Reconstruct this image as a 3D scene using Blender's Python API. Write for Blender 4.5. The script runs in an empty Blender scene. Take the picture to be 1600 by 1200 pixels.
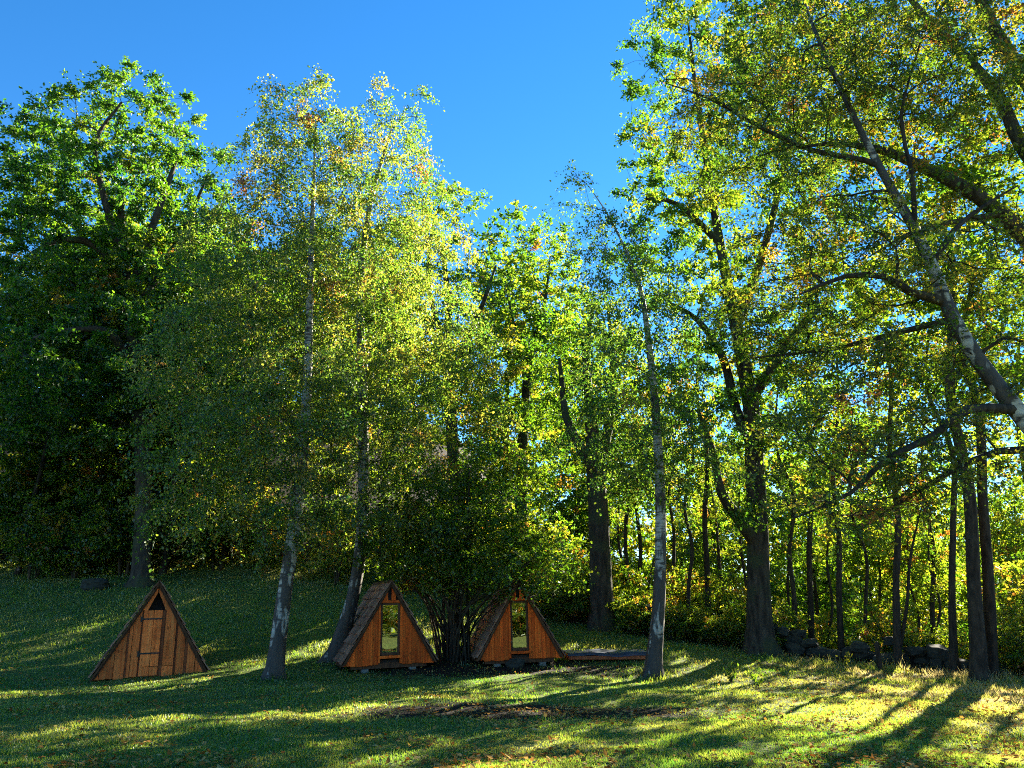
import bpy, bmesh, math, random
import numpy as np
from mathutils import Vector, Matrix

scene = bpy.context.scene
COL = scene.collection
R = math.radians

# ------------------------------------------------------------------ camera
CAM = np.array([0.0, 0.0, 1.6]); TILT = R(16.5); FPX = 1209.0
cd = bpy.data.cameras.new('camera'); cam = bpy.data.objects.new('camera', cd); COL.objects.link(cam)
cd.sensor_width = 36.0; cd.lens = FPX / 1600 * 36; cd.clip_end = 5000; cd.clip_start = 0.05
cam.location = CAM; cam.rotation_euler = (R(90) + TILT, 0, 0)
scene.camera = cam

# ------------------------------------------------------------------ sky and sun
SUN_AZ, SUN_EL = R(37.5), R(25.0)          # azimuth measured from +Y (view direction) towards +X
S = Vector((math.sin(SUN_AZ) * math.cos(SUN_EL), math.cos(SUN_AZ) * math.cos(SUN_EL), math.sin(SUN_EL)))
w = bpy.data.worlds.new('World'); scene.world = w; w.use_nodes = True
nt = w.node_tree; nt.nodes.clear()
sky = nt.nodes.new('ShaderNodeTexSky'); sky.sky_type = 'NISHITA'; sky.sun_disc = False
sky.sun_elevation = SUN_EL; sky.sun_rotation = SUN_AZ
sky.altitude = 700; sky.air_density = 0.85; sky.dust_density = 0.0; sky.ozone_density = 2.2
hs = nt.nodes.new('ShaderNodeHueSaturation'); hs.inputs['Saturation'].default_value = 1.31
bg = nt.nodes.new('ShaderNodeBackground'); bg.inputs['Strength'].default_value = 0.05
wo = nt.nodes.new('ShaderNodeOutputWorld')
nt.links.new(sky.outputs[0], hs.inputs['Color']); nt.links.new(hs.outputs[0], bg.inputs[0]); nt.links.new(bg.outputs[0], wo.inputs[0])
sl = bpy.data.lights.new('sun', 'SUN'); sl.energy = 5.0; sl.angle = R(0.53); sl.color = (1.0, 0.91, 0.72)
so = bpy.data.objects.new('sun', sl); COL.objects.link(so); so.rotation_euler = S.to_track_quat('Z', 'Y').to_euler()
so.location = (40, 60, 40)

vs = scene.view_settings
vs.view_transform = 'Standard'; vs.look = 'None'; vs.gamma = 1.0; vs.exposure = 2.76; vs.use_curve_mapping = False
scene.render.engine = 'CYCLES'
cy = scene.cycles
cy.max_bounces = 5; cy.diffuse_bounces = 3; cy.glossy_bounces = 2; cy.transmission_bounces = 4
cy.transparent_max_bounces = 4; cy.caustics_reflective = False; cy.caustics_refractive = False
cy.filter_width = 1.05; cy.sample_clamp_indirect = 5.0; cy.use_denoising = False; cy.use_adaptive_sampling = True; cy.adaptive_threshold = 0.015

# ------------------------------------------------------------------ helpers
ct, st = math.cos(TILT), math.sin(TILT)
def at(px, py, Y):
    """world point at forward distance Y seen along a direction of the photograph"""
    u = (px - 800) / FPX; v = (600 - py) / FPX
    dy = ct - v * st; dz = st + v * ct
    return np.array([u / dy * Y, Y, CAM[2] + dz / dy * Y])
def mpp(Y): return Y * 1.05 / FPX            # metres per photo pixel around distance Y

def mesh_arrays(name, V, quads=None, tris=None, mats=(), attrs=None, smooth=False, matidx=None):
    me = bpy.data.meshes.new(name)
    V = np.asarray(V, np.float32).reshape(-1, 3)
    idx = []; start = []; n = 0
    if quads is not None and len(quads):
        q = np.asarray(quads, np.int32).reshape(-1, 4); idx.append(q.ravel()); start.append(n + 4 * np.arange(len(q))); n += q.size
    if tris is not None and len(tris):
        t = np.asarray(tris, np.int32).reshape(-1, 3); idx.append(t.ravel()); start.append(n + 3 * np.arange(len(t))); n += t.size
    idx = np.concatenate(idx); start = np.concatenate(start).astype(np.int32)
    me.vertices.add(len(V)); me.vertices.foreach_set('co', V.ravel())
    me.loops.add(len(idx)); me.loops.foreach_set('vertex_index', idx)
    me.polygons.add(len(start)); me.polygons.foreach_set('loop_start', start)
    if matidx is not None: me.polygons.foreach_set('material_index', np.asarray(matidx, np.int32))
    me.polygons.foreach_set('use_smooth', np.full(len(start), smooth, bool))
    for m in mats: me.materials.append(m)
    for k, a in (attrs or {}).items():
        at_ = me.attributes.new(k, 'FLOAT', 'POINT'); at_.data.foreach_set('value', np.asarray(a, np.float32))
    me.update(calc_edges=True)
    return me

def link(name, me, parent=None, loc=None, **props):
    o = bpy.data.objects.new(name, me); COL.objects.link(o)
    if parent is not None: o.parent = parent
    if loc is not None: o.location = loc
    for k, v in props.items(): o[k] = v
    return o
def thing(name, loc, label, category, group=None, rz=0.0):
    o = link(name, None, loc=loc, label=label, category=category); o.rotation_euler.z = rz
    o.empty_display_size = 0.1
    if group: o['group'] = group
    return o

def norm(a): return a / np.maximum(np.linalg.norm(a, axis=-1, keepdims=True), 1e-9)

# ------------------------------------------------------------------ materials
def newmat(name):
    m = bpy.data.materials.new(name); m.use_nodes = True; t = m.node_tree; t.nodes.clear()
    return m, t, (lambda k: t.nodes.new('ShaderNode' + k)), t.links.new
def ramp(n, stops):
    cr = n.color_ramp
    while len(cr.elements) > 1: cr.elements.remove(cr.elements[-1])
    cr.elements[0].position = stops[0][0]; cr.elements[0].color = (*stops[0][1], 1)
    for p, c in stops[1:]:
        e = cr.elements.new(p); e.color = (*c, 1)
def leaf_material(name, refl, trans, tfac=0.5, gloss=0.06):
    m, t, N, L = newmat(name)
    a = N('Attribute'); a.attribute_name = 'tint'
    r1 = N('ValToRGB'); ramp(r1, refl); r2 = N('ValToRGB'); ramp(r2, trans)
    L(a.outputs['Fac'], r1.inputs[0]); L(a.outputs['Fac'], r2.inputs[0])
    d = N('BsdfDiffuse'); tr = N('BsdfTranslucent'); g = N('BsdfGlossy'); g.inputs['Roughness'].default_value = 0.45
    g.inputs['Color'].default_value = (0.8, 0.85, 0.8, 1)
    L(r1.outputs[0], d.inputs[0]); L(r2.outputs[0], tr.inputs[0])
    mx = N('MixShader'); mx.inputs[0].default_value = tfac; L(d.outputs[0], mx.inputs[1]); L(tr.outputs[0], mx.inputs[2])
    m2 = N('MixShader'); m2.inputs[0].default_value = gloss; L(mx.outputs[0], m2.inputs[1]); L(g.outputs[0], m2.inputs[2])
    o = N('OutputMaterial'); L(m2.outputs[0], o.inputs[0])
    return m
GREENS = [(0.0, (0.014, 0.045, 0.008)), (0.35, (0.032, 0.080, 0.010)), (0.62, (0.070, 0.115, 0.012)), (0.8, (0.15, 0.15, 0.018)), (0.92, (0.25, 0.16, 0.02)), (1.0, (0.28, 0.11, 0.018))]
TRANSG = [(0.0, (0.05, 0.19, 0.010)), (0.35, (0.17, 0.36, 0.012)), (0.62, (0.36, 0.47, 0.018)), (0.8, (0.60, 0.52, 0.03)), (0.92, (0.70, 0.42, 0.03)), (1.0, (0.62, 0.25, 0.03))]
GREENS = [(p, tuple(x * 0.72 for x in c)) for p, c in GREENS]
TRANSG = [(p, tuple(min(0.8, x * 1.12) for x in c)) for p, c in TRANSG]
M_OAK = leaf_material('oak_leaf', GREENS, TRANSG, 0.5, 0.04)
M_OLIVE = leaf_material('olive_leaf', [(p, (c[0] * 1.15, c[1] * 0.85, c[2])) for p, c in GREENS], [(p, (c[0] * 0.92, c[1] * 0.80, c[2] * 0.9)) for p, c in TRANSG], 0.46, 0.04)
BG = [(p, (c[0] * 1.15, c[1] * 1.05, c[2] * 1.3)) for p, c in GREENS]
BT = [(p, (c[0] * 1.0, c[1] * 0.95, c[2] * 2.0)) for p, c in TRANSG]
M_BIRCHLEAF = leaf_material('birch_leaf', BG, BT, 0.52, 0.045)
M_GRASS = leaf_material('grass_blade', [(0, (0.020, 0.085, 0.018)), (0.4, (0.06, 0.13, 0.02)), (0.7, (0.15, 0.16, 0.03)), (1, (0.28, 0.21, 0.09))],
                        [(0, (0.10, 0.32, 0.02)), (0.4, (0.36, 0.50, 0.035)), (0.7, (0.60, 0.58, 0.08)), (1, (0.66, 0.52, 0.2))], 0.5, 0.05)
M_LITTER = leaf_material('fallen_leaf', [(0, (0.12, 0.045, 0.015)), (0.3, (0.32, 0.13, 0.03)), (0.6, (0.40, 0.22, 0.06)), (1, (0.52, 0.38, 0.16))],
                         [(0, (0.12, 0.04, 0.01)), (0.4, (0.4, 0.15, 0.02)), (0.7, (0.5, 0.3, 0.04)), (1, (0.5, 0.42, 0.15))], 0.25, 0.0)

def bark_material(name, c0, c1, moss=None, sc=9):
    m, t, N, L = newmat(name)
    tc = N('TexCoord'); mp = N('Mapping'); mp.inputs['Scale'].default_value = (1, 1, 0.22); L(tc.outputs['Object'], mp.inputs[0])
    n = N('TexNoise'); n.inputs['Scale'].default_value = sc; n.inputs['Detail'].default_value = 6; L(mp.outputs[0], n.inputs['Vector'])
    r = N('ValToRGB'); ramp(r, [(0.3, c0), (0.7, c1)]); L(n.outputs[0], r.inputs[0])
    col = r.outputs[0]
    if moss:
        n2 = N('TexNoise'); n2.inputs['Scale'].default_value = 1.3; n2.inputs['Detail'].default_value = 5; L(tc.outputs['Object'], n2.inputs['Vector'])
        r2 = N('ValToRGB'); ramp(r2, [(0.5, (0, 0, 0)), (0.62, (1, 1, 1))]); L(n2.outputs[0], r2.inputs[0])
        mx = N('MixRGB'); L(r2.outputs[0], mx.inputs[0]); L(col, mx.inputs[1]); mx.inputs[2].default_value = (*moss, 1); col = mx.outputs[0]
    p = N('BsdfPrincipled'); p.inputs['Roughness'].default_value = 0.9; p.inputs['Specular IOR Level'].default_value = 0.2; L(col, p.inputs['Base Color'])
    b = N('Bump'); b.inputs['Strength'].default_value = 0.9; b.inputs['Distance'].default_value = 0.05; L(n.outputs[0], b.inputs['Height']); L(b.outputs[0], p.inputs['Normal'])
    o = N('OutputMaterial'); L(p.outputs[0], o.inputs[0]); return m
M_BARK = bark_material('oak_bark', (0.018, 0.014, 0.011), (0.085, 0.066, 0.048), (0.05, 0.056, 0.028))
M_BARK2 = bark_material('slim_bark', (0.016, 0.012, 0.009), (0.07, 0.052, 0.036), None, 14)
M_HAZEL = bark_material('hazel_bark', (0.025, 0.018, 0.012), (0.085, 0.062, 0.04), None, 18)

def birch_material(name, rough_top, th=(0.56, 0.63)):
    m, t, N, L = newmat(name)
    tc = N('TexCoord')
    mp = N('Mapping'); mp.inputs['Scale'].default_value = (2.2, 2.2, 9); L(tc.outputs['Object'], mp.inputs[0])
    n = N('TexNoise'); n.inputs['Scale'].default_value = 1.6; n.inputs['Detail'].default_value = 5; L(mp.outputs[0], n.inputs['Vector'])
    r = N('ValToRGB'); ramp(r, [(0.40, (0.045, 0.035, 0.028)), (0.47, (0.30, 0.265, 0.22)), (0.75, (0.50, 0.46, 0.40))]); L(n.outputs[0], r.inputs[0])
    n2 = N('TexNoise'); n2.inputs['Scale'].default_value = 2.4; n2.inputs['Detail'].default_value = 6
    mp2 = N('Mapping'); mp2.inputs['Scale'].default_value = (2, 2, 0.5); L(tc.outputs['Object'], mp2.inputs[0]); L(mp2.outputs[0], n2.inputs['Vector'])
    sx = N('SeparateXYZ'); L(tc.outputs['Object'], sx.inputs[0])
    mr = N('MapRange'); mr.inputs[1].default_value = 0.2; mr.inputs[2].default_value = rough_top; mr.inputs[3].default_value = 0.16; mr.inputs[4].default_value = -0.03 if rough_top > 2 else 0.0; L(sx.outputs[2], mr.inputs[0])
    ad = N('Math'); ad.operation = 'ADD'; L(n2.outputs[0], ad.inputs[0]); L(mr.outputs[0], ad.inputs[1])
    r2 = N('ValToRGB'); ramp(r2, [(th[0], (0, 0, 0)), (th[1], (1, 1, 1))]); L(ad.outputs[0], r2.inputs[0])
    dk = N('ValToRGB'); ramp(dk, [(0.35, (0.016, 0.012, 0.010)), (0.7, (0.075, 0.056, 0.042))]); L(n2.outputs[0], dk.inputs[0])
    mx = N('MixRGB'); L(r2.outputs[0], mx.inputs[0]); L(r.outputs[0], mx.inputs[1]); L(dk.outputs[0], mx.inputs[2])
    p = N('BsdfPrincipled'); p.inputs['Roughness'].default_value = 0.7; L(mx.outputs[0], p.inputs['Base Color'])
    b = N('Bump'); b.inputs['Strength'].default_value = 0.7; b.inputs['Distance'].default_value = 0.03; L(ad.outputs[0], b.inputs['Height']); L(b.outputs[0], p.inputs['Normal'])
    o = N('OutputMaterial'); L(p.outputs[0], o.inputs[0]); return m
M_BIRCH = birch_material('birch_bark', 4.0, (0.50, 0.55))
M_PATCHY = birch_material('patchy_bark', 1.0, (0.43, 0.48))
M_TWIG = bark_material('twig_bark', (0.035, 0.022, 0.016), (0.10, 0.065, 0.045), None, 20)

def wood_material(name, c_dark, c_mid, c_light, rough=0.6, axis=2, sc=1.0, rnd=0.5):
    m, t, N, L = newmat(name)
    tc = N('TexCoord'); oi = N('ObjectInfo')
    off = N('VectorMath'); off.operation = 'SCALE'; off.inputs[3].default_value = 37.0
    cmb = N('CombineXYZ'); [L(oi.outputs['Random'], cmb.inputs[i]) for i in range(3)]; L(cmb.outputs[0], off.inputs[0])
    add = N('VectorMath'); L(tc.outputs['Object'], add.inputs[0]); L(off.outputs[0], add.inputs[1])
    mp = N('Mapping'); s = [22 * sc] * 3; s[axis] = 1.1 * sc; mp.inputs['Scale'].default_value = s; L(add.outputs[0], mp.inputs[0])
    n = N('TexNoise'); n.inputs['Scale'].default_value = 1.0; n.inputs['Detail'].default_value = 5; n.inputs['Distortion'].default_value = 0.7; L(mp.outputs[0], n.inputs['Vector'])
    r = N('ValToRGB'); ramp(r, [(0.28, c_dark), (0.5, c_mid), (0.75, c_light)]); L(n.outputs[0], r.inputs[0])
    # knots
    mp2 = N('Mapping'); s2 = [7.0] * 3; s2[axis] = 3.2; mp2.inputs['Scale'].default_value = s2; L(add.outputs[0], mp2.inputs[0])
    vo = N('TexVoronoi'); vo.inputs['Scale'].default_value = 1.0; L(mp2.outputs[0], vo.inputs['Vector'])
    r2 = N('ValToRGB'); ramp(r2, [(0.07, (0.16, 0.12, 0.1)), (0.15, (1, 1, 1))]); L(vo.outputs['Distance'], r2.inputs[0])
    mk = N('MixRGB'); mk.blend_type = 'MULTIPLY'; mk.inputs[0].default_value = 0.7; L(r.outputs[0], mk.inputs[1]); L(r2.outputs[0], mk.inputs[2])
    # large weather blotches
    n3 = N('TexNoise'); n3.inputs['Scale'].default_value = 2.3; n3.inputs['Detail'].default_value = 4; L(add.outputs[0], n3.inputs['Vector'])
    r3 = N('ValToRGB'); ramp(r3, [(0.3, (0.55, 0.50, 0.48)), (0.52, (1.0, 1.0, 1.0))]); L(n3.outputs[0], r3.inputs[0])
    mw = N('MixRGB'); mw.blend_type = 'MULTIPLY'; mw.inputs[0].default_value = 0.7; L(mk.outputs[0], mw.inputs[1]); L(r3.outputs[0], mw.inputs[2])
    hv = N('HueSaturation'); mr = N('MapRange'); mr.inputs[3].default_value = 1 - rnd; mr.inputs[4].default_value = 1 + rnd * 0.7; L(oi.outputs['Random'], mr.inputs[0]); L(mr.outputs[0], hv.inputs['Value'])
    L(mw.outputs[0], hv.inputs['Color'])
    p = N('BsdfPrincipled'); p.inputs['Roughness'].default_value = rough; p.inputs['Specular IOR Level'].default_value = 0.15; L(hv.outputs[0], p.inputs['Base Color'])
    b = N('Bump'); b.inputs['Strength'].default_value = 0.35; b.inputs['Distance'].default_value = 0.01; L(n.outputs[0], b.inputs['Height']); L(b.outputs[0], p.inputs['Normal'])
    o = N('OutputMaterial'); L(p.outputs[0], o.inputs[0]); return m
M_BOARD = wood_material('larch_board', (0.62, 0.125, 0.026), (0.90, 0.20, 0.044), (0.92, 0.30, 0.08), rnd=0.34)
M_BOARD_RED = wood_material('oiled_larch_board', (0.55, 0.06, 0.006), (0.84, 0.12, 0.011), (0.90, 0.19, 0.025), rnd=0.36)
M_BATTEN = wood_material('recessed_board', (0.15, 0.04, 0.016), (0.28, 0.08, 0.03), (0.36, 0.13, 0.05), rnd=0.25)
M_SHINGLE = wood_material('shingle_wood', (0.16, 0.075, 0.05), (0.30, 0.15, 0.095), (0.42, 0.25, 0.17), rough=0.75, axis=0, rnd=0.35)
M_TRIM = wood_material('dark_trim', (0.05, 0.022, 0.012), (0.10, 0.045, 0.022), (0.15, 0.07, 0.035), rnd=0.2)

def plain(name, c, rough=0.7, metal=0.0, noise=0.0, nsc=6):
    m, t, N, L = newmat(name)
    p = N('BsdfPrincipled'); p.inputs['Roughness'].default_value = rough; p.inputs['Metallic'].default_value = metal
    p.inputs['Base Color'].default_value = (*c, 1)
    if noise:
        tc = N('TexCoord'); oi = N('ObjectInfo'); ad = N('VectorMath'); L(tc.outputs['Object'], ad.inputs[0]); L(oi.outputs['Location'], ad.inputs[1])
        n = N('TexNoise'); n.inputs['Scale'].default_value = nsc; n.inputs['Detail'].default_value = 6
        L(ad.outputs[0], n.inputs['Vector'])
        r = N('ValToRGB'); ramp(r, [(0.3, tuple(x * (1 - noise) for x in c)), (0.7, tuple(min(1, x * (1 + noise)) for x in c))]); L(n.outputs[0], r.inputs[0]); L(r.outputs[0], p.inputs['Base Color'])
        b = N('Bump'); b.inputs['Strength'].default_value = 0.5; b.inputs['Distance'].default_value = 0.03; L(n.outputs[0], b.inputs['Height']); L(b.outputs[0], p.inputs['Normal'])
    o = N('OutputMaterial'); L(p.outputs[0], o.inputs[0]); return m
M_IRON = plain('black_iron', (0.012, 0.012, 0.012), 0.45)
M_INSIDE = plain('dark_interior_wood', (0.03, 0.018, 0.012), 0.9)
M_STONE = plain('mossy_field_stone', (0.030, 0.030, 0.022), 0.95, noise=0.6, nsc=5)
M_CONC = plain('concrete', (0.15, 0.145, 0.13), 0.9, noise=0.3, nsc=9)
M_TARP = plain('dark_blue_tarp', (0.02, 0.03, 0.055), 0.38, noise=0.3, nsc=4)
def glass_material():
    m, t, N, L = newmat('coated_window_glass')
    g = N('BsdfGlossy'); g.inputs['Roughness'].default_value = 0.0; g.inputs['Color'].default_value = (0.9, 0.93, 0.9, 1)
    tr = N('BsdfTransparent'); tr.inputs['Color'].default_value = (0.35, 0.38, 0.36, 1)
    lw = N('LayerWeight'); lw.inputs['Blend'].default_value = 0.35
    mr = N('MapRange'); mr.inputs[3].default_value = 0.30; mr.inputs[4].default_value = 1.0; L(lw.outputs['Fresnel'], mr.inputs[0])
    tc = N('TexCoord'); n = N('TexNoise'); n.inputs['Scale'].default_value = 1.6; L(tc.outputs['Object'], n.inputs['Vector'])
    b = N('Bump'); b.inputs['Strength'].default_value = 0.12; b.inputs['Distance'].default_value = 0.02; L(n.outputs[0], b.inputs['Height']); L(b.outputs[0], g.inputs['Normal'])
    mx = N('MixShader'); L(mr.outputs[0], mx.inputs[0]); L(tr.outputs[0], mx.inputs[1]); L(g.outputs[0], mx.inputs[2])
    o = N('OutputMaterial'); L(mx.outputs[0], o.inputs[0]); return m
M_GLASS = glass_material()

# ------------------------------------------------------------------ terrain
def sstep(a, b, t): t = np.clip((t - a) / (b - a), 0, 1); return t * t * (3 - 2 * t)
WALL = np.array([(0.6, 29.6), (3.0, 28.4), (5.2, 27.0), (8.0, 25.4), (9.8, 24.2), (11.6, 22.6), (13.2, 21.2), (15.5, 19.6), (19, 17.4)])
def wall_y(x): return np.interp(x, WALL[:, 0], WALL[:, 1])
def height(x, y):
    x = np.asarray(x, float); y = np.asarray(y, float)
    s = np.interp(x, [-14, -8, 0, 5, 9, 13, 18], [0.27, 0.25, 0.20, 0.15, 0.13, 0.09, 0.03])
    k = 1.2; t = (y - 21.2) / k
    sp = k * np.where(t > 30, t, np.log1p(np.exp(np.minimum(t, 30))))
    sp = sp + np.maximum(0, sp - 12) * 0.9 * sstep(4, -6, x)
    sp = np.minimum(sp, 70)
    z = s * sp
    over = np.maximum(0, y - wall_y(x) - 0.8)
    wr = sstep(1.5, 6.5, x)
    drop = -np.minimum(over, 60) * 0.30
    zw = s * np.minimum(sp, np.maximum(0, wall_y(x) + 0.8 - 21.2) + 0.4)
    z = z * (1 - wr) + (np.minimum(z, zw) + drop) * wr
    z = z + 0.05 * np.sin(x * 0.9 + 1.3 * np.sin(y * 0.4)) * np.sin(y * 0.7 + 0.5) + 0.025 * np.sin(x * 2.3 + 1) * np.sin(y * 2.9 + x)
    return z
def H(x, y): return float(height(np.array([x]), np.array([y]))[0])
def on(px, py_guess, Y):
    """ground point below the photo column px at distance Y"""
    p = at(px, py_guess, Y); return np.array([p[0], Y, H(p[0], Y)])

def dirt_mask(x, y):
    d1 = 1.3 * np.exp(-(((x - 0.3) / 2.9) ** 2 + ((y - 14.1 - 0.1 * x) / 1.05) ** 2) ** 1.5)
    d2 = 0.75 * np.exp(-(((x + 0.3) / 4.6) ** 2 + ((y - 21.6) / 1.6) ** 2) ** 2)
    d3 = 0.9 * np.exp(-((y - wall_y(x) + 0.2) / 1.1) ** 2) * sstep(1, 4, x)
    d4 = 0.95 * sstep(33.5, 36, y) * sstep(3, 0, x)
    return np.clip(d1 + d2 + d3 + d4, 0, 1)
def dry_mask(x, y):
    return np.clip(sstep(3, 11, x) * (0.25 + 0.75 * sstep(10.5, 17.5, y)) + 0.25 * sstep(22, 30, y), 0, 1)

def axis_coords(lo, hi, flo, fhi, fine, growth):
    c = list(np.arange(flo, fhi + 1e-6, fine)); s = fine
    while c[-1] < hi: s *= growth; c.append(min(hi, c[-1] + s))
    s = fine
    while c[0] > lo: s *= growth; c.insert(0, max(lo, c[0] - s))
    return np.array(c)
gx = axis_coords(-900, 900, -17, 19, 0.16, 1.22); gy = axis_coords(-500, 1500, 6, 33, 0.16, 1.22)
GX, GY = np.meshgrid(gx, gy); GZ = height(GX, GY)
nx, ny = len(gx), len(gy)
ii = (np.arange(ny - 1)[:, None] * nx + np.arange(nx - 1)[None, :]).ravel()
quads = np.stack([ii, ii + 1, ii + nx + 1, ii + nx], 1)
def ground_material():
    m, t, N, L = newmat('lawn_ground')
    ge = N('NewGeometry'); pos = ge.outputs['Position']
    def noise(sc, det=5):
        n = N('TexNoise'); n.inputs['Scale'].default_value = sc; n.inputs['Detail'].default_value = det; L(pos, n.inputs['Vector']); return n
    n1 = noise(0.9); n2 = noise(14, 7); n3 = noise(2.6)
    g = N('ValToRGB'); ramp(g, [(0.3, (0.035, 0.065, 0.014)), (0.5, (0.085, 0.12, 0.024)), (0.7, (0.17, 0.17, 0.045))]); L(n2.outputs[0], g.inputs[0])
    d = N('ValToRGB'); ramp(d, [(0.3, (0.05, 0.04, 0.015)), (0.55, (0.13, 0.105, 0.035)), (0.75, (0.20, 0.155, 0.06))]); L(n2.outputs[0], d.inputs[0])
    s = N('ValToRGB'); ramp(s, [(0.35, (0.012, 0.009, 0.007)), (0.6, (0.026, 0.018, 0.012)), (0.78, (0.05, 0.033, 0.018))]); L(n2.outputs[0], s.inputs[0])
    def amask(name, nz, lo, hi):
        a = N('Attribute'); a.attribute_name = name
        ad = N('Math'); ad.operation = 'ADD'; L(a.outputs['Fac'], ad.inputs[0]); L(nz.outputs[0], ad.inputs[1])
        mr = N('MapRange'); mr.inputs[1].default_value = lo; mr.inputs[2].default_value = hi; L(ad.outputs[0], mr.inputs[0]); return mr.outputs[0]
    m1 = N('MixRGB'); L(amask('dry', n3, 0.75, 1.25), m1.inputs[0]); L(g.outputs[0], m1.inputs[1]); L(d.outputs[0], m1.inputs[2])
    m2 = N('MixRGB'); L(amask('dirt', n3, 0.8, 1.1), m2.inputs[0]); L(m1.outputs[0], m2.inputs[1]); L(s.outputs[0], m2.inputs[2])
    p = N('BsdfPrincipled'); p.inputs['Roughness'].default_value = 0.95; p.inputs['Specular IOR Level'].default_value = 0.15; L(m2.outputs[0], p.inputs['Base Color'])
    b = N('Bump'); b.inputs['Strength'].default_value = 0.8; b.inputs['Distance'].default_value = 0.06; L(n2.outputs[0], b.inputs['Height']); L(b.outputs[0], p.inputs['Normal'])
    o = N('OutputMaterial'); L(p.outputs[0], o.inputs[0]); return m
gm = mesh_arrays('ground', np.stack([GX, GY, GZ], -1).reshape(-1, 3), quads=quads, mats=[ground_material()], smooth=True,
                 attrs={'dirt': dirt_mask(GX, GY).ravel(), 'dry': dry_mask(GX, GY).ravel()})
link('ground', gm, kind='structure')

# ------------------------------------------------------------------ A-frame huts
def prism_mesh(name, poly, y0, y1, mat):
    """polygon in XZ extruded from y0 (front) to y1"""
    n = len(poly); V = [(x, y0, z) for x, z in poly] + [(x, y1, z) for x, z in poly]
    me = bpy.data.meshes.new(name)
    F = [tuple(range(n)), tuple(range(2 * n - 1, n - 1, -1))] + [(i, i + n, (i + 1) % n + n, (i + 1) % n) for i in range(n)]
    me.from_pydata(V, [], F); me.materials.append(mat); me.update()
    bm = bmesh.new(); bm.from_mesh(me); bmesh.ops.recalc_face_normals(bm, faces=bm.faces)
    bm.to_mesh(me); bm.free(); return me
def box_mesh(name, x0, x1, y0, y1, z0, z1, mat, bev=0.0):
    bm = bmesh.new(); bmesh.ops.create_cube(bm, size=1)
    for v in bm.verts: v.co = ((x0 + x1) / 2 + v.co.x * (x1 - x0), (y0 + y1) / 2 + v.co.y * (y1 - y0), (z0 + z1) / 2 + v.co.z * (z1 - z0))
    if bev: bmesh.ops.bevel(bm, geom=list(bm.edges), offset=bev, segments=1, affect='EDGES')
    me = bpy.data.meshes.new(name); bm.to_mesh(me); bm.free(); me.materials.append(mat); return me

def shingle_meshes():
    out = []
    rng = random.Random(5)
    for k in range(5):
        wd = 0.265 + rng.uniform(-0.015, 0.012); ln = 0.37 + rng.uniform(-.02, .02); th = 0.034
        # local: x along the slope (downwards +), y along the eave, z outward; thick butt at the low end
        V = []
        for x, t_ in ((0, 0.008), (ln * 0.5, th * 0.62), (ln, th)):
            for y in (0, wd): V += [(x + (rng.uniform(-.012, .012) if x == ln else 0), y, 0), (x + (rng.uniform(-.012, .012) if x == ln else 0), y, t_)]
        me = bpy.data.meshes.new('shingle')
        F = []
        for s_ in range(2):
            a = s_ * 4; b = a + 4
            F += [(a, a + 2, b + 2, b), (a + 1, b + 1, b + 3, a + 3), (a, b, b + 1, a + 1), (a + 2, a + 3, b + 3, b + 2)]
        F += [(0, 1, 3, 2), (8, 10, 11, 9)]
        me.from_pydata(V, [], F); me.materials.append(M_SHINGLE); me.update()
        bm = bmesh.new(); bm.from_mesh(me); bmesh.ops.recalc_face_normals(bm, faces=bm.faces); bm.to_mesh(me); bm.free()
        out.append(me)
    return out
SHINGLES = shingle_meshes()

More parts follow.
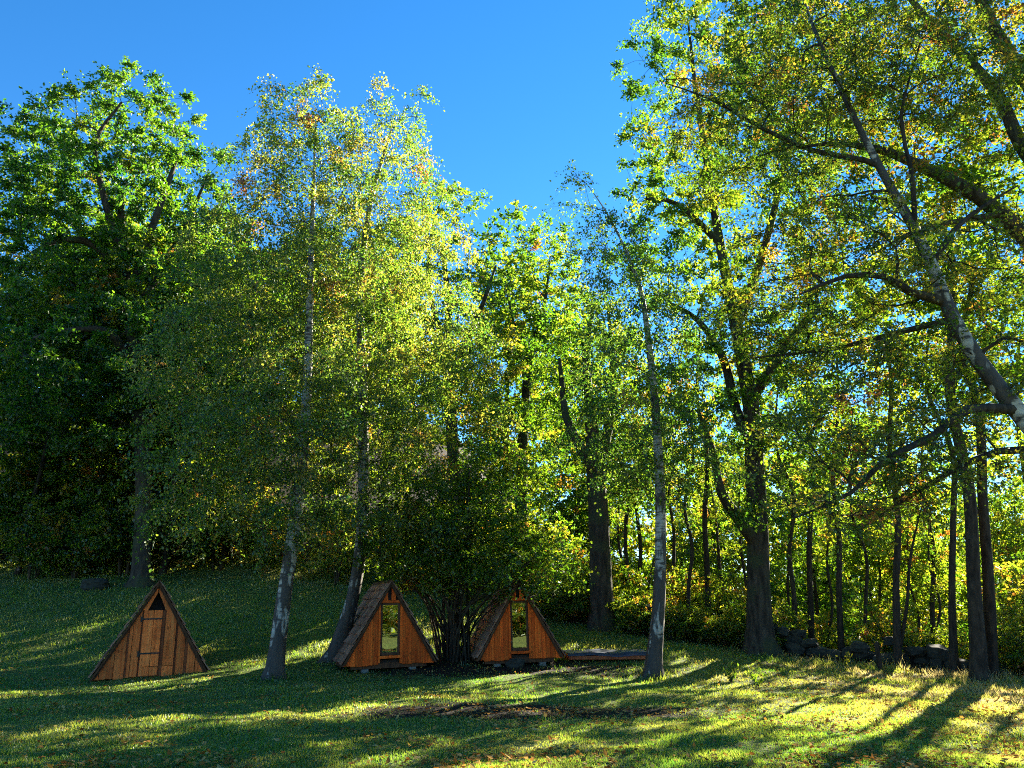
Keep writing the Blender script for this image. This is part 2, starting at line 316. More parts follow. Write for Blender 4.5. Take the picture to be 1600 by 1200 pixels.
def hut(kind, X, Y, theta, z_lift, W, Ht, D, label, seed):
    rng = random.Random(seed)
    root = thing('a_frame_hut', (X, Y, H(X, Y) + z_lift), label, 'hut', rz=theta)
    root.rotation_euler = (0, R(-1.6), theta)
    if True: root['group'] = 'A-frame huts along the edge of the lawn'
    hw = W / 2; slope = math.hypot(hw, Ht)
    top = lambda x, m=0.0: Ht * (1 - abs(x) / hw) - m
    def board(x0, x1, z0, y0, y1, mat, name='board', ztop=None, parent=root, margin=0.03):
        pts = [(x0, z0), (x1, z0)]
        def lim(x): return min(top(x, margin), ztop if ztop is not None else 1e9)
        xs = [x1]
        if x0 < 0 < x1: xs.append(0.0)
        if ztop is not None:
            xb = hw * (1 - (ztop + margin) / Ht)
            for q in (xb, -xb):
                if x0 < q < x1: xs.append(q)
        xs.append(x0); xs = sorted(set(xs), reverse=True)
        for x in xs:
            z = lim(x)
            if z > z0 + 0.004: pts.append((x, z))
        if len(pts) < 3: return None
        if len(pts) == 3 and pts[2][0] not in (x0, x1): pass
        # triangles at the corners: clip the bottom edge to the roof line
        xm = hw * (1 - (z0 + margin) / Ht)
        pts = [(max(-xm, min(xm, x)), z) for x, z in pts]
        return link(name, prism_mesh(name, pts, y0, y1, mat), parent)
    # roof decks
    ny_, nz_ = Ht / slope, hw / slope             # outward normal of the right slope (x, z)
    for sgn in (-1, 1):
        a = (sgn * (hw + 0.03), -0.02); b = (0.0, Ht + 0.035); t_ = 0.045
        poly = [a, b, (0.0, Ht + 0.035 - t_ / nz_), (sgn * (hw + 0.03 - t_ / ny_), -0.02)]
        deck = link('roof', prism_mesh('roof', poly, -0.10, D, M_TRIM), root)
        # shingles: each its own piece under the roof slope
        ex = 0.262; nrow = int(math.ceil(slope / ex)); ncol = int((D + 0.16) / 0.27)
        dirv = Vector((sgn * hw, 0, -Ht)).normalized(); nrm = Vector((sgn * Ht, 0, hw)).normalized()
        yv = Vector((0, 1, 0))
        for r in range(nrow):
            for c in range(ncol + (r % 2)):
                yy = -0.135 + c * 0.27 - (0.135 if r % 2 else 0)
                if yy < -0.15: yy = -0.135
                if yy + 0.2 > D + 0.05: continue
                lo = slope - r * ex + rng.uniform(-.012, .012)
                start = max(0.0, lo - 0.37)
                me = rng.choice(SHINGLES)
                s = link('shingle', me, deck)
                p = Vector((0, 0, Ht + 0.035)) + dirv * start + nrm * 0.006 + Vector((0, yy, 0))
                lift = R(4.2 + rng.uniform(-0.8, 1.6))
                d2 = (dirv * math.cos(lift) + nrm * math.sin(lift)).normalized(); n2 = (nrm * math.cos(lift) - dirv * math.sin(lift)).normalized()
                # keep the upper end on the deck, butt end lifted on the course below
                M = Matrix(((d2.x, yv.x, n2.x, p.x), (d2.y, yv.y, n2.y, p.y), (d2.z, yv.z, n2.z, p.z), (0, 0, 0, 1)))
                if lo < 0.37: M = M @ Matrix.Diagonal((max(0.3, lo / 0.37), 1, 1, 1))
                s.matrix_local = M
    link('ridge_cap', prism_mesh('ridge_cap', [(-0.10, Ht - 0.085), (0, Ht + 0.085), (0.10, Ht - 0.085), (0.055, Ht - 0.085), (0, Ht + 0.04), (-0.055, Ht - 0.085)], -0.13, D + 0.02, M_TRIM), root)
    # rear wall closes the hut
    link('rear_wall', prism_mesh('rear_wall', [(-hw + .06, 0), (hw - .06, 0), (0, Ht - .08)], D - 0.09, D - 0.05, M_INSIDE), root)
    link('hut_floor', box_mesh('hut_floor', -hw + .12, hw - .12, 0.06, D - .1, 0.03, 0.09, M_INSIDE), root)
    if kind == 'plank':
        dx0, dx1 = -0.11 * W, 0.185 * W; zo = 0.70 * Ht
        zb = lambda: rng.uniform(-0.05, 0.03)
        # recessed boards behind the gaps
        x = -hw + 0.04
        while x < hw - 0.05:
            wd = 0.24; x1 = min(x + wd, hw - 0.04)
            if not (dx0 < (x + x1) / 2 < dx1): board(x, x1 - .004, 0.0, 0.0, 0.02, M_BATTEN, ztop=zo if abs((x + x1) / 2) < 0.3 else None)
            else: board(x, x1 - .004, 0.0, 0.0, 0.02, M_BATTEN, ztop=zo)
            x = x1
        # proud boards left of the door
        for a, b in ((-0.485, -0.44), (-0.435, -0.325), (-0.32, -0.235), (-0.215, -0.19), (-0.185, -0.125)):
            board(a * W, b * W, zb(), -0.028, -0.002, M_BOARD, margin=0.075)
        for a, b in ((0.205, 0.275), (0.305, 0.375), (0.382, 0.405), (0.408, 0.475)):
            board(a * W, b * W, zb(), -0.028, -0.002, M_BOARD, margin=0.075)
        door = link('door', box_mesh('door', dx0, dx1, -0.006, -0.001, 0.24, zo - .02, M_BATTEN), root)
        for a, b in ((-0.108, -0.022), (-0.018, 0.052), (0.088, 0.183)):
            board(a * W, b * W, 0.235, -0.034, -0.008, M_BOARD, ztop=zo, parent=door, margin=0.10)
            board(a * W, b * W, zb() + 0.0, -0.032, -0.002, M_BOARD, ztop=0.222)
        for z in (0.52 , 0.60 * Ht):
            h_ = link('hinge', box_mesh('hinge', dx0 - 0.03, dx0 + 0.43, -0.046, -0.036, z, z + 0.035, M_IRON), door)
            link('hinge_plate', box_mesh('hinge_plate', dx0 - 0.06, dx0 - 0.022, -0.049, -0.030, z - 0.05, z + 0.08, M_IRON), door)
        # gable opening with raking boards
        xo = hw * (1 - zo / Ht)
        for sgn in (-1, 1):
            q = 0.155
            poly = [(sgn * (xo - 0.03), zo), (sgn * (xo - 0.03 - q), zo), (sgn * 0.012, Ht * 0.895), (sgn * 0.012, Ht - 0.10)]
            link('raking_board', prism_mesh('raking_board', poly, -0.03, -0.004, M_BOARD), root)
        link('gable_backing', prism_mesh('gable_backing', [(-xo + .1, zo + 0.004), (xo - .1, zo + 0.004), (0, Ht - .14)], 0.25, 0.27, M_INSIDE), root)
        for sgn in (-1, 1):
            link('barge_board', prism_mesh('barge_board', [(sgn * (hw - .035), 0.0), (sgn * 0.0, Ht - 0.02), (0.0, Ht - 0.10), (sgn * (hw - .085), 0.0)], -0.06, -0.030, M_TRIM), root)
    else:
        gw = 0.105 * W; zs = 0.10 * Ht; zh = 0.715 * Ht
        x = -hw + 0.03; edges = [x]
        while x < -gw - 0.10: x = min(x + rng.uniform(0.105, 0.19), -gw - 0.055); edges.append(x)
        for side in (1, -1):
            es = edges if side == 1 else [-e for e in edges][::-1]
            jit = [0] + [rng.uniform(-.02, .02) for _ in es[1:-1]] + [0]
            es = [e + j for e, j in zip(es, jit)]
            for a, b in zip(es[:-1], es[1:]):
                pr = rng.choice((0, 0, 0.008))
                board(a + .002, b - .002, rng.uniform(-0.04, 0.0), -0.025 - pr, 0.0, M_BOARD_RED, margin=0.05)
        fr = link('door_frame', box_mesh('door_frame', -gw - 0.055, -gw - 0.003, -0.045, 0.02, 0.02, zh + 0.06, M_BOARD_RED, 0.004), root)
        link('door_frame', box_mesh('door_frame', gw + 0.003, gw + 0.075, -0.045, 0.02, 0.0, zh + 0.06, M_BOARD_RED, 0.004), root)
        link('lintel', box_mesh('lintel', -gw - 0.11, gw + 0.11, -0.058, 0.0, zh + 0.062, zh + 0.125, M_BOARD_RED, 0.004), root)
        link('sill', box_mesh('sill', -gw - 0.04, gw + 0.05, -0.075, 0.02, zs - 0.075, zs - 0.004, M_BOARD_RED, 0.004), root)
        door = link('glass_door', box_mesh('glass_door', -gw, -gw + 0.05, -0.02, 0.02, zs, zh + .056, M_TRIM, 0.004), root)
        link('door_stile', box_mesh('door_stile', gw - 0.06, gw, -0.02, 0.02, zs, zh + .056, M_TRIM, 0.004), door)
        link('door_rail', box_mesh('door_rail', -gw + 0.052, gw - 0.062, -0.019, 0.02, zh + 0.004, zh + .055, M_TRIM), door)
        link('door_rail', box_mesh('door_rail', -gw + 0.052, gw - 0.062, -0.019, 0.02, zs + .001, zs + 0.075, M_TRIM), door)
        link('pane', box_mesh('pane', -gw + 0.050, gw - 0.060, -0.002, 0.004, zs + 0.074, zh + 0.006, M_GLASS), door)
        for z in (zs + 0.2, zh - 0.2): link('hinge', box_mesh('hinge', -gw - 0.008, -gw + 0.008, -0.032, -0.02, z, z + 0.07, M_CONC), door)
        for a, b in ((-0.19, -0.075), (0.02, 0.135)):
            board(a, b, zh + 0.127, -0.03, -0.005, M_BOARD_RED, name='gable_slat', margin=0.09)
        link('gable_backing', prism_mesh('gable_backing', [(-.23, zh + .13), (.23, zh + .13), (0, Ht - .10)], 0.05, 0.06, M_INSIDE), root)
        for sgn in (-1, 1):
            link('barge_board', prism_mesh('barge_board', [(sgn * (hw - .03), 0.0), (sgn * 0.0, Ht - 0.02), (0.0, Ht - 0.09), (sgn * (hw - .07), 0.0)], -0.07, -0.034, M_TRIM), root)
        link('floor_beam', box_mesh('floor_beam', -hw + .22, hw - .22, 0.035, 0.15, -0.11, 0.028, M_TRIM), root)
        link('floor_beam', box_mesh('floor_beam', -hw + .22, hw - .22, D - .3, D - .18, -0.11, 0.028, M_TRIM), root)
        for bx_, by_ in ((-0.62, 0.02), (0.62, 0.02), (-0.62, D - .32), (0.62, D - .32)):
            link('foundation_block', box_mesh('foundation_block', bx_ - .09, bx_ + .09, by_, by_ + .2, -z_lift - 0.14, -0.113, M_CONC, 0.012), root)
    return root

hut('plank', -8.85, 20.2, R(25), 0.02, 2.60, 2.22, 2.6, 'brown plank A-frame hut with strap-hinged door and dark gable hole, alone at left', 1)
hut('glass', -3.16, 21.2, R(20), 0.19, 2.42, 2.02, 2.6, 'A-frame hut with tall glass door and pale brown shingles between birch and hazel', 2)
hut('glass', 0.22, 21.9, R(11), 0.18, 2.32, 2.00, 2.6, 'A-frame hut with tall glass door and dark shingles right of the hazel shrub', 3)

# ------------------------------------------------------------------ trees
def smooth_path(P, rad, step):
    """Catmull-Rom resample of a polyline with radii"""
    P = np.asarray(P, float); rad = np.asarray(rad, float)
    Q = np.vstack([2 * P[0] - P[1], P, 2 * P[-1] - P[-2]])
    out = []; ro = []
    for i in range(len(P) - 1):
        n = max(2, int(np.linalg.norm(P[i + 1] - P[i]) / step))
        t = np.linspace(0, 1, n, endpoint=False)[:, None]
        a, b, c, d = Q[i], Q[i + 1], Q[i + 2], Q[i + 3]
        out.append(0.5 * (2 * b + (c - a) * t + (2 * a - 5 * b + 4 * c - d) * t ** 2 + (-a + 3 * b - 3 * c + d) * t ** 3))
        ro.append(rad[i] + (rad[i + 1] - rad[i]) * t[:, 0])
    out.append(P[-1:]); ro.append(rad[-1:])
    return np.vstack(out), np.concatenate(ro)

def tube(P, r, k, rng=None, rough=0.0, flare=0.0):
    P = np.asarray(P, float); n = len(P)
    T = norm(np.gradient(P, axis=0))
    ref = np.array([1.0, 0.13, 0.07]) if abs(T[:, 0]).mean() < 0.8 else np.array([0.1, 0.2, 1.0])
    U = norm(np.cross(T, ref)); Wv = np.cross(T, U)
    a = np.arange(k) * 2 * math.pi / k
    rr = np.repeat(np.asarray(r, float)[:, None], k, 1)
    if rough and rng is not None:
        lob = 1 + rough * (np.sin(a * 3 + rng.uniform(0, 6))[None, :] * 0.5 + rng.normal(0, 0.5, (n, k)) * 0.6)
        rr = rr * lob
    if flare:
        L_ = np.concatenate([[0], np.cumsum(np.linalg.norm(np.diff(P, axis=0), axis=1))])
        f = np.exp(-(L_ / flare) ** 0.9)[:, None] * (0.35 + 0.75 * np.maximum(0, np.sin(a * 3 + 1.0))[None, :] ** 2)
        rr = rr * (1 + f)
    V = P[:, None, :] + rr[..., None] * (np.cos(a)[None, :, None] * U[:, None, :] + np.sin(a)[None, :, None] * Wv[:, None, :])
    i = np.arange(n - 1)[:, None] * k; j = np.arange(k)[None, :]
    q = np.stack([i + j, i + (j + 1) % k, i + k + (j + 1) % k, i + k + j], -1).reshape(-1, 4)
    return V.reshape(-1, 3), q

def tubes_mesh(name, items, mat):
    """items: list of (P, r, k)"""
    Vs = []; Qs = []; o = 0
    for V, q in items: Vs.append(V); Qs.append(q + o); o += len(V)
    return mesh_arrays(name, np.vstack(Vs), quads=np.vstack(Qs), mats=[mat], smooth=True)

def leaf_quads(P, A, size, aspect, rng, up=0.5):
    n = len(P); A = norm(A)
    nn = rng.normal(0, 1, (n, 3)); nn[:, 2] += up * 2
    nn = norm(nn - (nn * A).sum(1, keepdims=True) * A); B = np.cross(A, nn)
    Lg = size[:, None]; Wd = Lg * aspect * 0.5
    bend = nn * Lg * rng.uniform(-0.12, 0.12, (n, 1))
    V = np.stack([P, P + A * Lg * 0.42 + B * Wd + bend, P + A * Lg, P + A * Lg * 0.42 - B * Wd + bend], 1)
    return V.reshape(-1, 3), np.arange(4 * n).reshape(-1, 4)

class Tree:
    def __init__(s, seed): s.rng = np.random.default_rng(seed); s.pos = []; s.par = []; s.rad = []; s.path_nodes = []; s.chains = []; s.targets = []; s.ends = []
    def add_path(s, P, r, step=0.4, attach=None):
        Q, rr = smooth_path(P, r, step)
        base = len(s.pos)
        for i in range(len(Q)):
            s.pos.append(Q[i]); s.rad.append(rr[i]); s.par.append(base + i - 1 if i else (-1 if attach is None else attach))
        s.path_nodes.append((base, len(Q)))
        return base
    def grow(s, targets, zmin=-1e9, up=0.35, step=0.45, wig=0.06, rise=1.2, tip=0.008, expo=2.1, sag=0.0):
        """attach every target to the nearest suitable point of the growing skeleton"""
        rng = s.rng
        T = np.asarray(targets, float)
        base = np.array(s.pos)
        d0 = np.min(np.linalg.norm(T[:, None, :] - base[None, :, :], axis=2), axis=1)
        npre = len(s.pos)
        cap = npre + len(T) * 40
        POS = np.zeros((cap, 3)); POS[:npre] = base; n = npre
        par = list(s.par); DIR = np.zeros((cap, 3)); DIR[:npre] = norm(np.gradient(base, axis=0)) if npre > 1 else (0, 0, 1)
        ok = np.ones(cap, bool); ok[:npre] = base[:, 2] > zmin
        for b0, ln in s.path_nodes: ok[b0] = ok[b0] and par[b0] >= 0
        rad = list(s.rad); tips = []
        for i in np.argsort(d0):
            t = T[i]; dv = t - POS[:n]; d = np.linalg.norm(dv, axis=1)
            cosu = dv[:, 2] / np.maximum(d, 1e-6)
            cosd = (dv * DIR[:n]).sum(1) / np.maximum(d, 1e-6)
            cost = d * (1 + rise * np.maximum(0, 0.15 - cosu) + 0.5 * np.maximum(0, 0.1 - cosd)); cost[~ok[:n]] = 1e9
            j = int(np.argmin(cost)); p0 = POS[j]; L_ = d[j]
            m = min(38, max(2, int(L_ / step)))
            c1 = p0 + (DIR[j] * 0.25 + np.array([0, 0, up]) + norm(dv[j]) * 0.4) * L_ * 0.42
            tt = np.linspace(0, 1, m + 1)[1:, None]
            q = (1 - tt) ** 2 * p0 + 2 * tt * (1 - tt) * c1 + tt ** 2 * t
            wv = rng.normal(0, wig * L_, (m, 3)) * (np.sin(tt * math.pi)) * 0.5; q = q + wv
            idx = list(range(n, n + m)); POS[n:n + m] = q
            dd = norm(np.diff(np.vstack([p0, q]), axis=0)); DIR[n:n + m] = dd
            par += [j] + idx[:-1]; rad += [0.0] * m
            s.chains.append((j, idx)); tips.append(idx[-1]); n += m
        s.pos = list(POS[:n]); s.par = par
        w = np.zeros(n)
        for tp in tips: w[tp] += tip ** expo
        for i in range(n - 1, npre - 1, -1):
            if par[i] >= npre: w[par[i]] += w[i]
        rr = w ** (1 / expo)
        # keep child branches thinner than the wood they leave
        for j, idx in s.chains:
            pr = (rad[j] if j < npre else rr[j])
            lim = pr * 0.72 if pr > 0 else 1
            for q in idx: rr[q] = max(tip * 0.8, min(rr[q], lim))
        s.rad = rad[:npre] + list(rr[npre:])
        s.tips = np.array(T); s.tipdir = np.array([norm(t - np.array(s.pos[par[tp]])) for t, tp in zip(T[np.argsort(d0)], tips)])
        s.tips = T[np.argsort(d0)]
        s.npre = npre
    def branch_items(s, kmin=3, minr=0.0):
        out = []
        P = np.array(s.pos); r = np.array(s.rad)
        for j, idx in s.chains:
            ids = [j] + idx; rr = r[ids].copy(); rr[0] = rr[1]
            k = 7 if rr.max() > 0.07 else (5 if rr.max() > 0.03 else kmin)
            if rr.max() < minr: continue
            out.append(tube(P[ids], rr, k))
        return out

def lobe_targets(rng, lobes, n, sep, shell=0.45):
    """clump centres through the outer part of several ellipsoids (cx,cy,cz,rx,ry,rz)"""
    lobes = np.asarray(lobes, float); vol = np.prod(lobes[:, 3:], axis=1) ** 0.8; pr = vol / vol.sum()
    out = np.zeros((0, 3)); tries = 0
    while len(out) < n and tries < 40:
        tries += 1
        k = rng.choice(len(lobes), 300, p=pr); d = norm(rng.normal(0, 1, (300, 3)))
        rr = (shell ** 3 + (1 - shell ** 3) * rng.random(300)) ** (1 / 3) * (0.86 + 0.22 * rng.random(300))
        p = lobes[k, :3] + d * rr[:, None] * lobes[k, 3:]
        for q in p:
            if len(out) and np.min(((out - q) ** 2).sum(1)) < sep * sep * (0.6 + 0.8 * rng.random()): continue
            out = np.vstack([out, q])
            if len(out) >= n: break
    return out

def foliage(tr, ntw, nlf, tlen, size, aspect, tint, tint_c=0.1, tint_l=0.09, droop=0.2, flat=0.6, out=0.5, up=0.5, hot=0.0, twigs=True, twr=0.004, spread=0.22):
    """leafy twigs radiating from every clump centre -> (leafV, leafQ, tint, twig items)"""
    rng = tr.rng; C = tr.tips; D = tr.tipdir; n = len(C)
    k = np.repeat(np.arange(n), ntw)
    ct_ = tint + rng.normal(0, tint_c, n) + np.where(rng.random(n) < hot, rng.uniform(0.2, 0.45, n), 0)
    dr = rng.normal(0, 1, (len(k), 3)); dr[:, 2] *= flat; dr = norm(norm(dr) + out * D[k] + np.array([0, 0, 0.1]))
    ln = tlen * rng.uniform(0.45, 1.25, len(k)) * np.repeat(rng.uniform(0.65, 1.3, n), ntw)
    st_ = C[k] + rng.normal(0, tlen * spread * 0.5, (len(k), 3))
    kk = np.repeat(np.arange(len(k)), nlf); s = rng.uniform(0.12, 1.05, len(kk))
    g = np.array([0, 0, -1.0])
    pt = st_[kk] + dr[kk] * (ln[kk] * s)[:, None] + g * (droop * ln[kk] * s * s)[:, None] * 1.0
    pt = pt + rng.normal(0, 0.035 + tlen * 0.035, pt.shape)
    ax = dr[kk] * 0.6 + rng.normal(0, 0.6, pt.shape) + g * (droop * 0.9)
    sz = size * rng.uniform(0.6, 1.3, len(kk))
    V, Q = leaf_quads(pt, ax, sz, aspect, rng, up)
    tv = np.clip(np.repeat(ct_[k][kk] + rng.normal(0, tint_l, len(kk)), 4), 0, 1)
    items = []
    if twigs:
        s4 = np.linspace(0, 1, 4)
        for i in range(len(k)):
            P = st_[i] + dr[i] * (ln[i] * s4)[:, None] + g * (droop * ln[i] * s4 ** 2)[:, None]
            P[0] = C[k[i]]
            items.append((P, twr))
    return V, Q, tv, items

def ribbon_twigs(items):
    """thin three-sided twigs, vectorised"""
    if not items: return None
    P = np.array([p for p, _ in items]); r = np.array([x for _, x in items]); n, m, _ = P.shape
    T = norm(np.gradient(P, axis=1)); U = norm(np.cross(T, np.array([0.31, 0.72, 0.6]))); Wv = np.cross(T, U)
    tap = np.linspace(1, 0.35, m)[None, :, None]
    rings = []
    for a in (0, 2.094, 4.189): rings.append(P + (math.cos(a) * U + math.sin(a) * Wv) * tap * r[:, None, None])
    V = np.stack(rings, 2)                                   # n,m,3,3
    b = (np.arange(n)[:, None, None] * m + np.arange(m - 1)[None, :, None]) * 3 + np.arange(3)[None, None, :]
    b2 = (np.arange(n)[:, None, None] * m + np.arange(m - 1)[None, :, None]) * 3 + (np.arange(3)[None, None, :] + 1) % 3
    Q = np.stack([b, b2, b2 + 3, b + 3], -1).reshape(-1, 4)
    return V.reshape(-1, 3), Q

def build_tree(name, tr, root_pos, label, category, leaf_mat, bark, fol, group=None, trunk_sides=14, rough=0.07, flare=0.3, twig_mat=None):
    root_pos = np.asarray(root_pos, float)
    root = thing(name, root_pos, label, category, group)
    P = np.array(tr.pos); r = np.array(tr.rad)
    for i, (b, ln) in enumerate(tr.path_nodes):
        ids = list(range(b, b + ln)); pp = P[ids] - root_pos; rr = r[ids].copy()
        if i and tr.par[b] >= 0: pp = np.vstack([P[tr.par[b]] - root_pos, pp]) if np.linalg.norm(P[tr.par[b]] - P[b]) > 0.05 else pp; rr = np.concatenate([[rr[0]], rr]) if len(pp) > len(rr) else rr
        V, q = tube(pp, rr, trunk_sides if i == 0 or rr[0] > 0.1 else 7, tr.rng, rough, flare if (i == 0 or tr.par[b] < 0) else 0)
        nm = 'trunk' if (i == 0 or tr.par[b] < 0) else 'limb'
        if category == 'shrub': nm = 'stem'
        link(nm, mesh_arrays(nm, V, quads=q, mats=[twig_mat if (nm == 'limb' and twig_mat) else bark], smooth=True), root)
    it = tr.branch_items()
    V, Q, tv, tw = fol
    parts = [(v - root_pos, q) for v, q in it]
    rt = ribbon_twigs([(p - root_pos, x) for p, x in tw]) if tw else None
    if rt: parts.append(rt)
    if parts: link('branches', tubes_mesh('branches', parts, twig_mat or bark), root, kind='stuff')
    link('crown', mesh_arrays('crown', V - root_pos, quads=Q, mats=[leaf_mat], attrs={'tint': tv}), root, kind='stuff')
    return root

def copy_tree(root, loc, rz, scale, label=None, group=None, parent=None):
    c = root.copy(); COL.objects.link(c); c.location = loc; c.rotation_euler = (0, 0, rz); c.scale = (scale,) * 3 if np.isscalar(scale) else scale
    if label: c['label'] = label
    if group: c['group'] = group
    for ch in root.children:
        k = ch.copy(); COL.objects.link(k); k.parent = c
    return c

def L3(px, py, Y, rx, ry, rd=None):
    """ellipsoid lobe from photo centre and photo radii at distance Y"""
    p = at(px, py, Y); m = mpp(Y) * (1.0 + abs(px - 800) / 3200); f = 1.0 + max(0, (700 - py)) / 3000
    return (*p, rx * m * f, (rd if rd else rx) * m * f, ry * m * f)
def path(pts, Y, dY=0.0):
    n = len(pts); return [at(x, y, Y + dY * i / max(1, n - 1)) for i, (x, y) in enumerate(pts)]
def ground_start(pts3):
    p = pts3[0]; pts3[0] = np.array([p[0], p[1], H(p[0], p[1]) - 0.15]); return pts3

# ---- large oak at left on the bank
def oak_left():
    t = Tree(11); Y = 31
    P = ground_start(path([(225, 880), (224, 760), (216, 600), (202, 480), (192, 380), (188, 300)], Y))
    t.add_path(P, [0.36, 0.29, 0.27, 0.25, 0.20, 0.12]); b = np.array(t.pos)
    def near(px, py): return int(np.argmin(np.linalg.norm(b - at(px, py, Y), axis=1)))
    t.add_path([at(198, 450, Y), at(150, 385, Y - 1), at(95, 375, Y - 1.5), at(50, 395, Y - 2)], [0.22, 0.17, 0.12, 0.07], attach=near(200, 460))
    t.add_path([at(200, 470, Y), at(240, 350, Y - 1), at(265, 280, Y - 1), at(280, 235, Y - 1)], [0.2, 0.15, 0.11, 0.06], attach=near(202, 480))
    t.add_path([at(205, 500, Y), at(270, 390, Y + 1), at(300, 330, Y + 1), at(320, 285, Y + 1)], [0.2, 0.14, 0.1, 0.05], attach=near(204, 500))
    t.add_path([at(214, 590, Y), at(170, 520, Y - 2), at(90, 520, Y - 3), at(20, 540, Y - 3)], [0.2, 0.16, 0.11, 0.06], attach=near(214, 600))
    t.add_path([at(190, 400, Y), at(160, 300, Y - 1), at(150, 220, Y - 1.5), at(190, 160, Y - 1.5)], [0.18, 0.13, 0.09, 0.05], attach=near(192, 400))
    lobes = [L3(190, 200, Y, 95, 70), L3(100, 270, Y, 90, 95), L3(275, 240, Y - 1, 42, 62), L3(150, 340, Y, 140, 90), L3(300, 310, Y + 1, 52, 75),
             L3(60, 440, Y - 2, 100, 90), L3(240, 430, Y, 90, 70), L3(70, 600, Y - 3, 130, 85), L3(170, 560, Y - 2, 90, 80), L3(60, 220, Y, 45, 40)]
    T = lobe_targets(t.rng, lobes, 470, 0.72, shell=0.35)
    t.grow(T, zmin=at(0, 720, Y)[2], up=0.4)
    f = foliage(t, 14, 17, 0.58, 0.145, 0.66, 0.27, 0.12, 0.1, droop=0.25, flat=0.55, hot=0.04)
    build_tree('oak_tree', t, P[0] + (0, 0, 0.15), 'tall dark green oak on the bank behind the plank hut', 'tree', M_OAK, M_BARK, f)

# ---- the two birches between the huts
def birch(seed, pts, Y, dY, rad, lobes, n, label, tint, zpy, nl=(15, 16), hot=0.05, sep=0.62, size=0.076):
    t = Tree(seed)
    P = ground_start(path(pts, Y, dY)); t.add_path(P, rad)
    T = lobe_targets(t.rng, lobes, n, sep, shell=0.35)
    t.grow(T, zmin=at(0, zpy, Y)[2], up=0.3, rise=1.6, tip=0.006, expo=2.3, wig=0.05)
    f = foliage(t, nl[0], nl[1], 0.60, size, 0.78, tint, 0.12, 0.12, droop=0.8, flat=0.7, out=0.4, up=0.15, hot=hot, twr=0.0035, spread=0.35)
    return build_tree('birch_tree', t, P[0] + (0, 0, 0.15), label, 'tree', M_BIRCHLEAF, M_BIRCH, f, twig_mat=M_TWIG, trunk_sides=14, rough=0.05)
def birches():
    Y = 19.6
    birch(21, [(428, 1046), (440, 960), (456, 850), (470, 740), (478, 640), (482, 540), (486, 400), (490, 290), (493, 190)], Y, 0.0,
          [0.21, 0.185, 0.165, 0.15, 0.13, 0.11, 0.08, 0.05, 0.012],
          [L3(492, 185, Y, 62, 62), L3(480, 290, Y, 95, 100), L3(410, 260, Y, 45, 60), L3(400, 400, Y, 105, 110), L3(500, 430, Y, 80, 100), L3(350, 560, Y, 115, 95), L3(450, 600, Y - .5, 110, 110),
           L3(330, 700, Y, 90, 85), L3(430, 760, Y - .8, 110, 80), L3(380, 690, Y - 1.5, 90, 70), L3(470, 620, Y - 1.5, 80, 80), L3(300, 790, Y, 60, 45)],
          345, 'birch with rugged dark trunk between the plank hut and the leaning birch', 0.48, 900, hot=0.03)
    Y = 22.4
    birch(22, [(520, 1036), (536, 985), (552, 930), (566, 820), (567, 620), (563, 440), (580, 310), (600, 240), (615, 190)], Y, -0.6,
          [0.27, 0.21, 0.18, 0.165, 0.145, 0.11, 0.08, 0.05, 0.012],
          [L3(628, 200, Y, 52, 75), L3(600, 310, Y, 105, 90), L3(560, 420, Y, 100, 90), L3(660, 400, Y, 80, 90), L3(620, 540, Y, 150, 100), L3(560, 680, Y - 1, 120, 90),
           L3(690, 660, Y, 110, 95), L3(610, 790, Y - 1, 110, 70), L3(690, 560, Y + .5, 90, 80), L3(570, 560, Y - 1.5, 80, 80), L3(560, 760, Y - 1.5, 60, 60)],
          335, 'birch leaning right at the shingle side of the left glass-door hut', 0.50, 880, hot=0.03)
    Y = 20.6
    birch(23, [(1016, 1046), (1028, 960), (1032, 860), (1031, 760), (1024, 640), (1014, 540), (1000, 450), (968, 370), (940, 320), (915, 285)], Y, 0.5,
          [0.21, 0.165, 0.15, 0.135, 0.115, 0.09, 0.065, 0.035, 0.02, 0.008],
          [L3(905, 290, Y, 34, 46), L3(955, 390, Y, 60, 60), L3(985, 480, Y, 85, 70), L3(1000, 580, Y, 100, 80), L3(1040, 690, Y, 110, 80), L3(960, 680, Y, 80, 70)],
          165, 'birch standing alone by the low covered platform, white patches on its dark foot', 0.33, 830, nl=(12, 13), hot=0.03)

